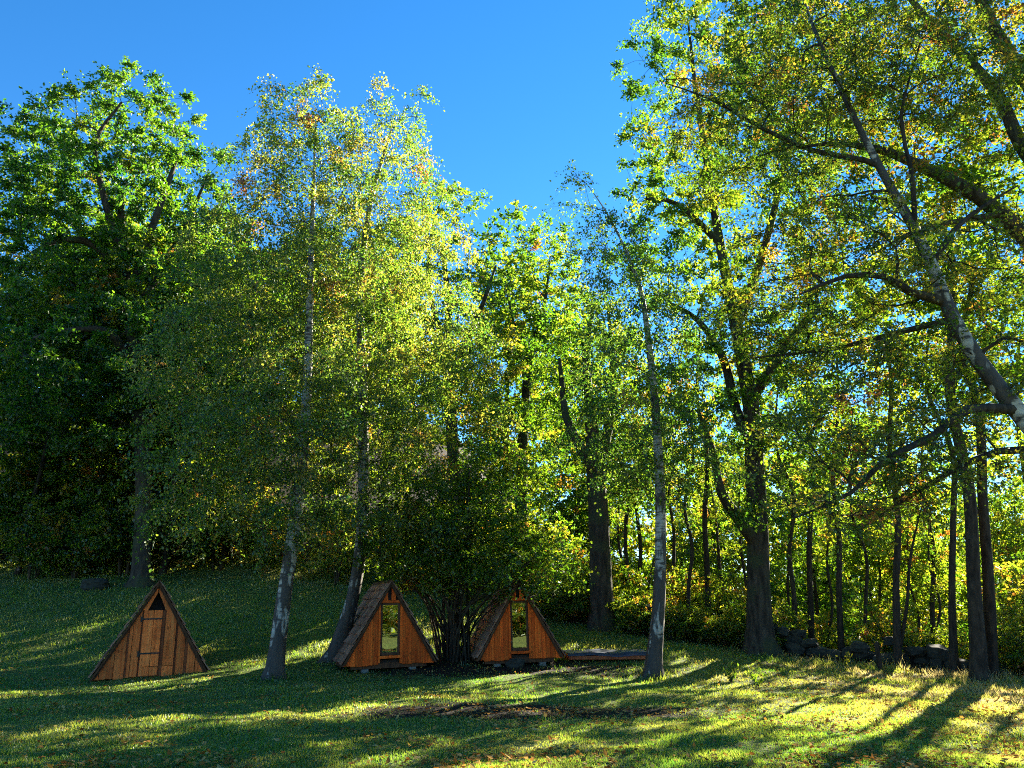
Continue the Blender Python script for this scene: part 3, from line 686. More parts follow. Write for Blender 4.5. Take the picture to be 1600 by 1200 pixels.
# ---- oaks behind the huts
def mid_oaks():
    t = Tree(31); Y = 30.5
    P = ground_start(path([(720, 930), (715, 800), (705, 660), (700, 560), (700, 470), (690, 380)], Y))
    t.add_path(P, [0.34, 0.28, 0.24, 0.2, 0.15, 0.08]); b = np.array(t.pos)
    t.add_path([at(702, 600, Y), at(740, 510, Y - 1), at(760, 460, Y - 1.5), at(775, 415, Y - 1.5)], [0.15, 0.11, 0.08, 0.04], attach=int(np.argmin(np.linalg.norm(b - at(702, 600, Y), axis=1))))
    t.add_path([at(700, 560, Y), at(670, 450, Y), at(675, 360, Y), at(690, 310, Y)], [0.14, 0.1, 0.07, 0.03], attach=int(np.argmin(np.linalg.norm(b - at(700, 560, Y), axis=1))))
    T = lobe_targets(t.rng, [L3(690, 350, Y, 66, 55), L3(740, 400, Y, 48, 50), L3(770, 445, Y - 1, 45, 32), L3(700, 460, Y, 95, 60), L3(650, 560, Y, 90, 80), L3(750, 560, Y, 80, 75), L3(700, 680, Y, 110, 80)], 175, 0.7)
    t.grow(T, zmin=at(0, 760, Y)[2])
    f = foliage(t, 9, 12, 0.6, 0.155, 0.62, 0.45, 0.1, 0.1, droop=0.25, flat=0.5, hot=0.07)
    build_tree('oak_tree', t, P[0] + (0, 0, 0.15), 'yellow-green oak rising behind the left glass-door hut and leaning birch', 'tree', M_OAK, M_BARK, f)
    t = Tree(32); Y = 33
    P = ground_start(path([(812, 925), (815, 760), (820, 640), (828, 560), (850, 480), (860, 400)], Y))
    t.add_path(P, [0.30, 0.25, 0.20, 0.15, 0.09, 0.025]); b = np.array(t.pos)
    t.add_path([at(826, 570, Y), at(805, 515, Y - .5), at(795, 470, Y - .8), at(790, 440, Y - 1)], [0.11, 0.08, 0.05, 0.02], attach=int(np.argmin(np.linalg.norm(b - at(826, 570, Y), axis=1))))
    T = lobe_targets(t.rng, [L3(850, 385, Y, 48, 38), L3(880, 430, Y, 35, 38), L3(800, 440, Y, 60, 30), L3(820, 520, Y, 75, 40), L3(860, 590, Y, 80, 60), L3(790, 600, Y, 70, 60), L3(830, 700, Y, 90, 70)], 195, 0.64)
    t.grow(T, zmin=at(0, 760, Y)[2])
    f = foliage(t, 9, 12, 0.58, 0.155, 0.62, 0.46, 0.12, 0.1, droop=0.2, flat=0.5, hot=0.12)
    build_tree('oak_tree', t, P[0] + (0, 0, 0.15), 'open-branched oak against the sky above the right glass-door hut', 'tree', M_OAK, M_BARK, f)
    # forked old tree
    t = Tree(33); Y = 27.6
    P = ground_start(path([(940, 955), (938, 860), (934, 780), (930, 725), (922, 640), (916, 560), (926, 480)], Y))
    t.add_path(P, [0.42, 0.37, 0.35, 0.32, 0.20, 0.13, 0.06]); b = np.array(t.pos)
    j = int(np.argmin(np.linalg.norm(b - at(932, 750, Y), axis=1)))
    t.add_path([at(931, 745, Y), at(905, 695, Y - .5), at(884, 650, Y - .5), at(874, 560, Y - .5)], [0.22, 0.18, 0.14, 0.06], attach=j)
    t.add_path([at(934, 735, Y), at(952, 660, Y + .5), at(958, 570, Y + .5), at(950, 480, Y + .5)], [0.22, 0.17, 0.12, 0.05], attach=j)
    T = lobe_targets(t.rng, [L3(925, 520, Y, 75, 55), L3(880, 570, Y, 55, 60), L3(960, 590, Y, 75, 80), L3(900, 640, Y + 1, 80, 60), L3(970, 720, Y + 1, 70, 60), L3(870, 740, Y, 50, 40)], 150, 0.66)
    t.grow(T, zmin=at(0, 800, Y)[2])
    f = foliage(t, 9, 12, 0.6, 0.12, 0.66, 0.33, 0.1, 0.1, droop=0.3, flat=0.55, hot=0.06)
    build_tree('forked_tree', t, P[0] + (0, 0, 0.15), 'stout dark tree whose trunk forks into limbs, behind the stone wall', 'tree', M_OAK, M_BARK, f)

# ---- big oak on the right
def oak_right():
    t = Tree(41); Y = 24.6
    P = ground_start(path([(1187, 1012), (1186, 920), (1184, 830), (1180, 740), (1174, 640), (1152, 520), (1125, 380), (1104, 250), (1086, 130), (1076, 40)], Y))
    t.add_path(P, [0.42, 0.35, 0.33, 0.30, 0.26, 0.21, 0.16, 0.12, 0.08, 0.04]); b = np.array(t.pos)
    def nr(px, py): return int(np.argmin(np.linalg.norm(b - at(px, py, Y), axis=1)))
    t.add_path([at(1182, 850, Y), at(1150, 805, Y - .4), at(1127, 770, Y - .6), at(1112, 700, Y - .6), at(1090, 640, Y - 1)], [0.22, 0.18, 0.15, 0.1, 0.05], attach=nr(1184, 850))
    t.add_path([at(1178, 700, Y), at(1150, 640, Y + .5), at(1130, 560, Y + .5), at(1090, 500, Y + .5), at(1040, 470, Y)], [0.2, 0.17, 0.14, 0.1, 0.05], attach=nr(1178, 700))
    t.add_path([at(1172, 630, Y), at(1215, 560, Y - 1), at(1260, 500, Y - 1.5), at(1300, 470, Y - 2)], [0.18, 0.14, 0.1, 0.05], attach=nr(1172, 630))
    t.add_path([at(1150, 510, Y), at(1190, 400, Y), at(1220, 280, Y), at(1240, 150, Y)], [0.18, 0.14, 0.1, 0.04], attach=nr(1150, 510))
    t.add_path([at(1125, 380, Y), at(1060, 320, Y - .5), at(1010, 310, Y - 1)], [0.13, 0.09, 0.05], attach=nr(1125, 380))
    lobes = [L3(1050, 290, Y, 90, 90), L3(1080, 140, Y, 105, 95), L3(1150, 30, Y, 130, 110), L3(1020, 390, Y, 60, 60), L3(1070, 440, Y, 95, 80), L3(1180, 300, Y, 120, 130),
             L3(1250, 480, Y, 120, 90), L3(1120, 590, Y, 90, 70), L3(1230, 650, Y - 1, 100, 70), L3(1210, 790, Y - 1.5, 70, 40), L3(1260, 150, Y, 100, 120), L3(1010, 250, Y, 45, 40)]
    T = lobe_targets(t.rng, lobes, 420, 0.74)
    t.grow(T, zmin=at(0, 880, Y)[2])
    f = foliage(t, 13, 14, 0.54, 0.125, 0.64, 0.38, 0.13, 0.1, droop=0.25, flat=0.5, hot=0.06)
    build_tree('oak_tree', t, P[0] + (0, 0, 0.15), 'big oak with thick dark trunk at the stone wall, right of the lone birch', 'tree', M_OAK, M_BARK, f)

# ---- trees reaching in from the right
def right_edge():
    t = Tree(51); Y = 12.0
    P = ground_start([at(1790, 1130, Y), at(1745, 900, Y), at(1670, 745, Y), at(1600, 655, Y), at(1530, 565, Y), at(1488, 495, Y), at(1462, 430, Y), at(1430, 360, Y), at(1396, 300, Y), at(1350, 215, Y), at(1310, 130, Y), at(1270, 40, Y), at(1235, -60, Y)])
    t.add_path(P, [0.20, 0.17, 0.15, 0.14, 0.125, 0.11, 0.10, 0.09, 0.075, 0.06, 0.045, 0.03, 0.012]); b = np.array(t.pos)
    def nr(px, py): return int(np.argmin(np.linalg.norm(b - at(px, py, Y), axis=1)))
    t.add_path([at(1470, 470, Y), at(1420, 455, Y - .3), at(1380, 432, Y - .6), at(1320, 432, Y - .8), at(1250, 460, Y - 1)], [0.085, 0.07, 0.055, 0.04, 0.015], attach=nr(1470, 460))
    t.add_path([at(1485, 500, Y), at(1400, 520, Y + .5), at(1300, 545, Y + 1), at(1170, 560, Y + 1.2)], [0.06, 0.05, 0.035, 0.012], attach=nr(1488, 500))
    t.add_path([at(1590, 640, Y), at(1510, 640, Y - .3), at(1460, 680, Y - .5), at(1380, 720, Y - .8), at(1330, 770, Y - 1), at(1240, 810, Y - 1)], [0.09, 0.075, 0.06, 0.045, 0.03, 0.012], attach=nr(1600, 655))
    t.add_path([at(1640, 705, Y), at(1560, 705, Y + .4), at(1480, 740, Y + .5), at(1400, 790, Y + .6), at(1340, 830, Y + .6)], [0.07, 0.06, 0.045, 0.03, 0.012], attach=nr(1650, 720))
    t.add_path([at(1430, 360, Y), at(1425, 270, Y - .3), at(1408, 180, Y - .3), at(1440, 60, Y - .3)], [0.05, 0.04, 0.03, 0.012], attach=nr(1430, 365))
    t.add_path([at(1350, 250, Y), at(1270, 235, Y), at(1190, 200, Y), at(1110, 155, Y), at(1040, 130, Y)], [0.055, 0.045, 0.035, 0.022, 0.01], attach=nr(1365, 245))
    t.add_path([at(1455, 420, Y), at(1490, 360, Y), at(1540, 320, Y), at(1590, 290, Y)], [0.06, 0.045, 0.03, 0.015], attach=nr(1460, 430))
    lobes = [L3(1330, 420, Y, 140, 60), L3(1200, 500, Y + 1, 110, 60), L3(1350, 560, Y + .5, 120, 60), L3(1300, 690, Y - .8, 110, 60), L3(1180, 220, Y, 120, 70), L3(1300, 100, Y, 150, 90),
             L3(1440, 100, Y, 110, 100), L3(1260, 330, Y, 110, 60), L3(1500, 600, Y + 1, 100, 70), L3(1450, 720, Y, 120, 60), L3(1540, 420, Y + 1, 80, 90), L3(1090, 180, Y + .5, 60, 50), L3(1300, 785, Y - 1, 85, 34), L3(1400, 765, Y, 95, 40)]
    T = lobe_targets(t.rng, lobes, 780, 0.29, shell=0.2)
    t.grow(T, zmin=2.5, up=0.15, step=0.3, rise=0.3, tip=0.007, expo=2.2, wig=0.09)
    f = foliage(t, 9, 9, 0.42, 0.064, 0.66, 0.45, 0.16, 0.08, droop=0.35, flat=0.5, out=0.6, up=0.4, hot=0.06, twr=0.0045)
    build_tree('leaning_tree', t, P[0] + (0, 0, 0.15), 'patchy-barked tree leaning in from the right edge with spreading branches', 'tree', M_OLIVE, M_PATCHY, f, twig_mat=M_BARK2)
    t = Tree(52); Y = 15.5
    P = ground_start([at(1830, 1100, Y), at(1800, 850, Y), at(1770, 650, Y), at(1730, 500, Y), at(1680, 330, Y), at(1640, 180, Y), at(1560, 60, Y), at(1500, -80, Y)])
    t.add_path(P, [0.50, 0.42, 0.38, 0.34, 0.27, 0.22, 0.16, 0.08]); b = np.array(t.pos)
    def nr2(px, py): return int(np.argmin(np.linalg.norm(b - at(px, py, Y), axis=1)))
    t.add_path([at(1730, 500, Y), at(1640, 410, Y), at(1560, 330, Y), at(1500, 290, Y), at(1430, 255, Y), at(1370, 232, Y), at(1290, 225, Y), at(1200, 240, Y)], [0.20, 0.185, 0.17, 0.15, 0.12, 0.085, 0.05, 0.015], attach=nr2(1735, 510))
    t.add_path([at(1680, 330, Y), at(1600, 235, Y), at(1560, 150, Y), at(1500, 80, Y), at(1440, 20, Y), at(1390, -50, Y)], [0.16, 0.145, 0.125, 0.105, 0.08, 0.04], attach=nr2(1690, 350))
    t.add_path([at(1560, 335, Y), at(1500, 345, Y - .5), at(1430, 360, Y - .6), at(1360, 400, Y - 1)], [0.08, 0.06, 0.04, 0.015], attach=nr2(1640, 410))
    lobes = [L3(1480, 120, Y, 140, 110), L3(1580, 30, Y, 110, 110), L3(1350, 180, Y, 130, 80), L3(1230, 60, Y, 120, 90), L3(1560, 250, Y, 90, 90), L3(1420, 300, Y, 110, 60), L3(1680, 200, Y, 110, 130),
             L3(1300, -60, Y, 150, 90), L3(1500, -90, Y, 150, 90), L3(1700, 420, Y, 90, 90)]
    T = lobe_targets(t.rng, lobes, 540, 0.40)
    t.grow(T, zmin=4.5, up=0.3, tip=0.006)
    f = foliage(t, 10, 11, 0.5, 0.095, 0.64, 0.47, 0.17, 0.08, droop=0.3, flat=0.55, hot=0.09)
    build_tree('oak_tree', t, P[0] + (0, 0, 0.15), 'oak with heavy bare limbs reaching in at the upper right corner', 'tree', M_OLIVE, M_BARK, f)

# ---- hazel between the glass-door huts
def hazel():
    t = Tree(61); Y = 22.6; rng = t.rng
    c = on(712, 1040, Y)
    tops = [L3(620, 850, Y - .3, 55, 55), L3(690, 800, Y, 85, 75), L3(770, 830, Y - .4, 95, 70), L3(850, 880, Y - .8, 62, 45), L3(760, 740, Y, 75, 40), L3(655, 890, Y - .6, 62, 34), L3(805, 893, Y - 1.4, 66, 34), L3(730, 890, Y - .6, 60, 45)]
    for i in range(46):
        a = rng.uniform(0, 6.283); r0 = 0.48 * math.sqrt(rng.random()); b0 = np.array([c[0] + r0 * math.cos(a), c[1] + r0 * math.sin(a) * 0.8, 0]); b0[2] = H(b0[0], b0[1]) - 0.1
        L_ = tops[rng.integers(len(tops))]; e = np.array(L_[:3]) + norm(rng.normal(0, 1, 3)) * np.array(L_[3:]) * 0.5
        mid = b0 + (e - b0) * np.array([0.22, 0.22, 0.5]) + rng.normal(0, 0.10, 3)
        rr = rng.uniform(0.018, 0.042)
        t.add_path([b0, mid, e], [rr, rr * 0.75, rr * 0.3], step=0.35)
    T = lobe_targets(rng, tops, 340, 0.29, shell=0.35)
    t.grow(T, zmin=1.6, up=0.25, step=0.3, tip=0.005, expo=2.3)
    f = foliage(t, 9, 10, 0.45, 0.088, 0.82, 0.42, 0.11, 0.1, droop=0.3, flat=0.5, out=0.5, up=0.6, hot=0.05, twr=0.003)
    build_tree('hazel_shrub', t, c, 'many-stemmed hazel shrub between the two glass-door huts', 'shrub', M_OAK, M_HAZEL, f, flare=0)

# ---- slim woodland trees and shrubs, a few shapes shared by many copies
def forest_shape(seed, h, spread, base_h, tint, n=105, size=0.15, lean=0.0, fork=False):
    t = Tree(seed); rng = t.rng
    P = [np.array([0, 0, -0.3])] + [np.array([lean * (i / 6) ** 1.4 * h + rng.normal(0, 0.10 * i ** 0.5), rng.normal(0, 0.10 * i ** 0.5), h * 0.92 * i / 6]) for i in range(1, 7)]
    r = h * 0.0070
    t.add_path(P, [r * 1.25, r, r * 0.92, r * 0.8, r * 0.6, r * 0.4, r * 0.12])
    if fork:
        b = np.array(t.pos); j = int(np.argmin(abs(b[:, 2] - 0.3)))
        t.add_path([b[j], b[j] + (0.45, 0.1, 1.6), b[j] + (0.75, 0.2, 3.2), b[j] + (1.6, 0.4, 5.5)], [r * 0.6, r * 0.5, r * 0.4, r * 0.1], attach=j)
    lobes = []
    for k in range(7):
        z = base_h + (h - base_h) * (k + 0.5) / 7; f = math.sin(math.pi * (0.15 + 0.75 * (k + 0.5) / 7)) * spread
        a = rng.uniform(0, 6.28); lobes.append((math.cos(a) * f * 0.45 + lean * h * (z / h) ** 1.4, math.sin(a) * f * 0.45, z, f, f, (h - base_h) / 9))
    T = lobe_targets(rng, lobes, n, 0.6, shell=0.3)
    t.grow(T, zmin=base_h * 0.6, up=0.3, tip=0.007)
    f = foliage(t, 8, 11, 0.62, size, 0.66, tint, 0.13, 0.1, droop=0.25, flat=0.5, hot=0.05)
    return t, f
def shrub_shape(seed, h, wd, tint, n=70, size=0.12):
    t = Tree(seed); rng = t.rng
    for i in range(9):
        a = rng.uniform(0, 6.28); e = np.array([math.cos(a) * wd * rng.uniform(.2, .7), math.sin(a) * wd * rng.uniform(.2, .7), h * rng.uniform(.6, .95)])
        t.add_path([np.array([0.12 * math.cos(a), 0.12 * math.sin(a), -0.1]), e * (0.4, 0.4, 0.5), e], [0.025, 0.018, 0.007], step=0.4)
    T = lobe_targets(rng, [(0, 0, h * 0.62, wd, wd, h * 0.42), (wd * .4, 0, h * 0.4, wd * .7, wd * .7, h * 0.3), (-wd * .4, wd * .2, h * 0.35, wd * .7, wd * .7, h * .3)], n, 0.3, shell=0.3)
    t.grow(T, zmin=0.2, up=0.25, step=0.35, tip=0.005, expo=2.3)
    f = foliage(t, 8, 9, 0.5, size, 0.75, tint, 0.13, 0.1, droop=0.25, flat=0.55, up=0.6, hot=0.08, twr=0.003)
    return t, f

def right_place(x, y):
    px = 800 + FPX * x / (y * 1.03)
    for lim, t in ((1030, 'left of the lone birch'), (1185, 'between the lone birch and big oak'), (1384, 'between the big oak and forked slim tree'), (1512, 'between the forked slim tree and close pair')):
        if px < lim: return t
    return 'right of the close pair'
def left_place(x, y):
    px = 800 + FPX * x / (y * 1.03)
    for lim, t in ((60, 'at the far left'), (240, 'left of the tall oak'), (430, 'between the tall oak and the first birch'), (640, 'behind the two birches')):
        if px < lim: return t
    return 'behind the glass-door huts'
def forest():
    rng = np.random.default_rng(77)
    specs = [(71, 15, 2.3, 7.0, 0.48, 0.0, False, 46), (72, 13, 2.0, 6.0, 0.53, 0.03, False, 42), (73, 17, 2.6, 8.5, 0.45, -0.02, False, 52), (74, 14, 2.2, 6.5, 0.55, 0.02, True, 46),
             (75, 14, 2.9, 2.0, 0.50, 0.0, False, 220), (76, 16, 3.1, 3.5, 0.43, 0.02, False, 230)]
    protos = []
    def first_or_copy(k, loc, rz, sc, label, group):
        while len(protos) <= k: protos.append(None)
        if protos[k] is None:
            sd, h, sp, bh, ti, ln, fk, nn = specs[k]
            t, f = forest_shape(sd, h, sp, bh, ti, lean=ln, fork=fk, n=nn, size=0.18 if k > 3 else 0.15)
            o = build_tree('slim_tree', t, (0, 0, 0), label, 'tree', M_OAK, M_BARK2, f, group=group, trunk_sides=8)
            o.location = loc; o.rotation_euler.z = rz; o.scale = (sc,) * 3 if np.isscalar(sc) else sc; protos[k] = o; return o
        return copy_tree(protos[k], loc, rz, sc, label, group)
    G = 'slim trees along and beyond the stone wall'
    near = [(1505, 20.0, 2, (1.35, 1.35, 0.92), 'thicker left trunk of the close pair standing at the right of the stone wall'),
            (1522, 20.5, 0, (1.3, 1.3, 0.98), 'right trunk of the close pair standing at the right of the stone wall'),
            (1384, 22.6, 3, 0.95, 'slim dark tree forking near its foot beside the short broken post'),
            (1468, 22.0, 1, 1.0, 'slim curved tree between the forked slim tree and the close pair'),
            (1300, 26.0, 0, 0.9, 'slim straight tree between the big oak and the forked slim tree'),
            (1252, 28.0, 2, 0.85, 'slim tree second to the right of the big oak trunk'),
            (1228, 27.0, 1, 0.9, 'slim tree just right of the big oak trunk'),
            (1098, 28.0, 0, 0.95, 'slim dark tree midway between the lone birch and the big oak'),
            (1580, 23.0, 1, 1.0, 'slim tree at the far right beyond the close pair'),
            (975, 30.0, 1, 0.9, 'slim tree just right of the forked old tree'),
            (992, 32.0, 3, 0.9, 'slim double-stemmed tree close left of the lone birch'),
            (1430, 29.0, 0, 0.9, 'slim tree seen behind the forked slim tree and the curved one')]
    for px, Y, k, sc, lab in near:
        p = on(px, 900, Y); oo = first_or_copy(k, (p[0], p[1], p[2]), rng.uniform(0, 6.28) if k != 3 else 0.2, sc, lab, G)
        oo.rotation_euler.rotate(Matrix.Rotation(R(7.0) * (px - 800) / 700, 3, 'Y').to_euler())
    saps = [(1045, 30, 0), (1075, 27.5, 1), (1122, 31, 3), (1150, 29, 1), (1215, 31, 0), (1275, 29, 1), (1330, 27.5, 1), (1352, 31, 3), (1410, 29.5, 1), (1440, 27.5, 1), (1490, 29, 3), (1545, 28.5, 1), (1592, 29, 3), (960, 32.5, 1)]
    for px, Y, k in saps:
        p = on(px, 900, Y); f_ = rng.uniform(0.5, 0.68)
        oo = first_or_copy(k, (p[0], p[1], p[2]), rng.uniform(0, 6.28), (f_ * 1.15, f_ * 1.15, rng.uniform(0.62, 0.8)), 'thin sapling beyond the stone wall, ' + right_place(p[0], p[1]), 'saplings in the thicket')
        oo.rotation_euler.rotate(Matrix.Rotation(R(6.0) * (px - 800) / 700 + rng.normal(0, 0.03), 3, 'Y').to_euler())
    far = [(x, y) for x, y in ((10, 38), (13, 35), (16.5, 33), (20, 31), (22.5, 34), (16, 40), (20, 37), (27, 31), (11, 43), (5, 43), (26, 27), (25, 41), (15, 47))]
    for i, (x, y) in enumerate(far):
        first_or_copy(4 + i % 2, (x, y, H(x, y)), rng.uniform(0, 6.28), rng.uniform(0.62, 0.88), 'leafy tree down the slope, ' + right_place(x, y), 'trees far beyond the stone wall')
    for i, (x, y) in enumerate(((5, 46), (9.5, 50), (13.5, 46), (17, 52), (21, 47), (25, 50), (28, 49), (31, 54), (23, 58), (12, 58), (6, 55))):
        first_or_copy(4 + (i + 1) % 2, (x, y, H(x, y)), rng.uniform(0, 6.28), rng.uniform(1.25, 1.5), 'tall tree farthest down the slope, ' + right_place(x, y), 'tall trees at the back of the slope')
    left = [(-6.5, 39), (-20.5, 33), (-16.5, 37), (-12.5, 35), (-9.2, 39), (-0.5, 36), (-19, 42), (-10, 45), (-14, 47), (-24, 39), (-26, 31), (-22.5, 36), (-18, 33.5), (-14.5, 33), (-28, 36), (-20, 38), (-31, 42), (-26, 46), (-20, 50), (-9, 54), (-33, 34), (-15, 55), (-27, 56)]
    for i, (x, y) in enumerate(left):
        first_or_copy(int(4 + i % 2), (x, y, H(x, y)), rng.uniform(0, 6.28), rng.uniform(0.85, 1.2), 'tree in the wood on the bank, ' + left_place(x, y), 'trees in the wood on the bank')
    # shrubs
    sp = [(81, 2.8, 1.35, 0.58), (82, 3.6, 1.5, 0.64), (83, 2.2, 1.2, 0.52)]
    sproto = [None] * 3
    def shrub(k, loc, sc, label, group):
        if sproto[k] is None:
            t, f = shrub_shape(sp[k][0], sp[k][1], sp[k][2], sp[k][3])
            o = build_tree('wild_shrub', t, (0, 0, 0), label, 'shrub', M_OAK, M_HAZEL, f, group=group, flare=0)
            o.location = loc; o.scale = (sc,) * 3; sproto[k] = o; return
        copy_tree(sproto[k], loc, rng.uniform(0, 6.28), sc, label, group)
    for i in range(34):
        u = (i + rng.uniform(0, 1)) / 34; x = 2.5 + u * 17; d = rng.uniform(1.0, 6.5); y = wall_y(x) + d
        shrub(int(rng.integers(0, 3)), (x, y, H(x, y)), rng.uniform(0.75, 1.2) * (0.9 if x < 8 else 0.74), 'sunlit leafy shrub beyond the stone wall, ' + right_place(x, y), 'shrubs beyond the stone wall')
    for i in range(22):
        u = (i + rng.uniform(0, 1)) / 22; x = 1.2 + u * (8.5 if i < 18 else 14); y = wall_y(x) - rng.uniform(-0.3, 0.75)
        shrub(2 if i % 2 else 0, (x, y, H(x, y) - 0.1), rng.uniform(0.34, 0.55), 'low dark bramble growing over the stone wall, ' + right_place(x, y), 'brambles along the stone wall')
    for i in range(30):
        u = (i + rng.uniform(0, 1)) / 30; x = -25 + u * 27; y = 32.2 + rng.uniform(0, 5.5) + 0.02 * x
        shrub(int(rng.integers(0, 3)), (x, y, H(x, y)), rng.uniform(0.9, 1.5) * (0.68 if -12 < x < -4 else 1.0), 'dim shrub at the foot of the wood, ' + left_place(x, y), 'shrubs on the bank')
    for i in range(14):
        x = -25 + i * 0.95 + rng.uniform(-.3, .3); y = 33.5 + rng.uniform(0, 7)
        shrub(int(rng.integers(0, 3)), (x, y, H(x, y)), rng.uniform(1.0, 1.5), 'dim shrub at the foot of the wood, ' + left_place(x, y), 'shrubs on the bank')
    # wood on the other side of the lawn, seen in the hut windows
    wood = link('woodland', None, kind='stuff'); wood.empty_display_size = 0.1
    for i in range(16):
        x = -6 + i * 1.9 + rng.uniform(-.5, .5); y = -11 + rng.uniform(-1.5, 1.5)
        for ch in sproto[i % 3].children:
            if 'stem' in ch.name: continue
            c = ch.copy(); COL.objects.link(c); c.parent = wood; c.location = (x, y, H(x, y)); c.rotation_euler.z = i; c.scale = (1.15,) * 3
    for i, (x, y) in enumerate([(-14, -24), (-8, -27), (-3, -24), (2, -26), (6, -23), (10.5, -25), (15, -22), (20, -24), (25, -21), (-1, -32), (13, -31), (30, -24)]):
        k = int(rng.integers(0, 4)); a = rng.uniform(0, 6.28); sc = rng.uniform(0.9, 1.2)
        for ch in protos[k].children:
            c = ch.copy(); COL.objects.link(c); c.parent = wood; c.location = (x, y, H(x, y)); c.rotation_euler.z = a; c.scale = (sc,) * 3
        k = int(rng.integers(0, 3))
        for ch in sproto[k].children:
            if 'stem' in ch.name: continue
            for dx, dy in ((-1.6, 1.5), (1.2, 0.6), (0, -1.5)):
                c = ch.copy(); COL.objects.link(c); c.parent = wood; c.location = (x + dx, y + dy, H(x, y)); c.rotation_euler.z = a + dx; c.scale = (1.7,) * 3

oak_left(); birches(); mid_oaks(); oak_right(); right_edge(); hazel(); forest()

# ------------------------------------------------------------------ stone wall
def stone_meshes():
    out = []
    for k in range(8):
        rng = np.random.default_rng(900 + k)
        bm = bmesh.new(); bmesh.ops.create_cube(bm, size=1); bmesh.ops.subdivide_edges(bm, edges=list(bm.edges), cuts=1, use_grid_fill=True)
        for v in bm.verts:
            c = np.array(v.co); c = c * (1 - 0.22 * (np.linalg.norm(c) > 0.6) - 0.08 * (np.linalg.norm(c) > 0.8)); c = c + rng.normal(0, 0.06, 3); v.co = c
        me = bpy.data.meshes.new('stone'); bm.to_mesh(me); bm.free(); me.materials.append(M_STONE)
        out.append(me)
    return out
STONES = stone_meshes()
def wall():
    rng = np.random.default_rng(8)
    root = thing('stone_wall', (8.0, 25.4, H(8, 25.4)), 'low tumbledown dry stone wall at the edge of the wood', 'wall')
    seg = np.concatenate([[0], np.cumsum(np.linalg.norm(np.diff(WALL, axis=0), axis=1))]); tot = seg[-1] - 1.0
    def pt(s): return np.array([np.interp(s, seg, WALL[:, 0]), np.interp(s, seg, WALL[:, 1])])
    for row in range(4):
        s = rng.uniform(0, 0.3)
        while s < tot:
            ln = rng.uniform(0.34, 0.68); h_ = rng.uniform(0.2, 0.34)
            p = pt(s + ln / 2); full = 0.75 + 0.5 * math.sin(s * 1.7) + 0.25 * math.sin(s * 4.1 + 1)
            lim = np.interp(s, [0, 9, 12, 17, tot], [3.0, 2.8, 2.0, 1.5, 1.0]) * full
            if row < max(1, lim) and rng.random() > 0.05 + 0.06 * row:
                q = pt(s + ln / 2 + 0.1) - pt(s + ln / 2 - 0.1); ang = math.atan2(q[1], q[0])
                off = rng.normal(0, 0.07 + 0.02 * (3 - row)); nx_, ny_ = -math.sin(ang), math.cos(ang)
                x, y = p[0] + nx_ * off, p[1] + ny_ * off
                o = link('stone', STONES[int(rng.integers(0, 8))], root)
                o.location = Vector((x, y, H(p[0], p[1]) + 0.08 + row * 0.23 + rng.uniform(-.03, .03))) - root.location
                o.rotation_euler = (rng.normal(0, 0.12), rng.normal(0, 0.12), ang + rng.normal(0, 0.2))
                o.scale = (ln * 1.12, rng.uniform(0.42, 0.62), h_ * 1.25)
            s += ln * 0.93
wall()
def boulder(px, Y, sc, label):
    p = on(px, 900, Y); me = STONES[3].copy()
    bm = bmesh.new(); bm.from_mesh(me); bmesh.ops.subdivide_edges(bm, edges=list(bm.edges), cuts=1, use_grid_fill=True, smooth=0.6)
    rng = np.random.default_rng(int(px))
    for v in bm.verts: v.co += Vector(rng.normal(0, 0.025, 3))
    me = bpy.data.meshes.new('boulder'); bm.to_mesh(me); bm.free(); me.materials.append(M_STONE)
    o = link('boulder', me, loc=(p[0], p[1], p[2] + sc[2] * 0.3), label=label, category='rock'); o.scale = sc; o.rotation_euler.z = 0.3
boulder(150, 30.4, (1.0, 0.7, 0.5), 'dark boulder at the top of the grassy bank, far left')
boulder(806, 21.75, (0.5, 0.3, 0.26), 'rounded stone lying under the front of the right glass-door hut')

# ------------------------------------------------------------------ low covered platform, post, seedlings
def platform():
    Y = 23.4; p = on(946, 1022, Y); W = 2.35; D = 1.5
    r = thing('covered_platform', (p[0], p[1], p[2] + 0.02), 'low timber platform under a dark blue cover, left of the lone birch', 'platform', rz=R(5))
    link('edge_board', box_mesh('edge_board', -W / 2, W / 2, -D / 2, -D / 2 + .05, -0.05, 0.05, M_BATTEN, .005), r)
    link('edge_board', box_mesh('edge_board', -W / 2, W / 2, D / 2 - .05, D / 2, -0.05, 0.11, M_BATTEN, .005), r)
    for s in (-1, 1): link('end_board', box_mesh('end_board', s * (W / 2 - .025) - .024, s * (W / 2 - .025) + .024, -D / 2 + .052, D / 2 - .052, -0.05, 0.10, M_BATTEN, .005), r)
    n = 24; xs = np.linspace(-W / 2 - .03, W / 2 + .03, n); ys = np.linspace(-D / 2 - .03, D / 2 + .03, 16); X_, Y_ = np.meshgrid(xs, ys); rg = np.random.default_rng(4)
    Z_ = 0.135 + 0.02 * np.sin(X_ * 5 + Y_ * 3) + 0.015 * np.sin(Y_ * 11 + X_ * 2) + rg.normal(0, .004, X_.shape)
    Z_[0] -= 0.085; Z_[-1] -= 0.085; Y_[1] = -D / 2 - .02; Y_[-2] = D / 2 + .02
    q = (np.arange(15)[:, None] * n + np.arange(n - 1)[None, :]).ravel(); top_ = np.stack([X_, Y_, Z_], -1).reshape(-1, 3)
    link('cover', mesh_arrays('cover', top_, quads=np.stack([q, q + 1, q + n + 1, q + n], 1), mats=[M_TARP], smooth=True), r)
platform()
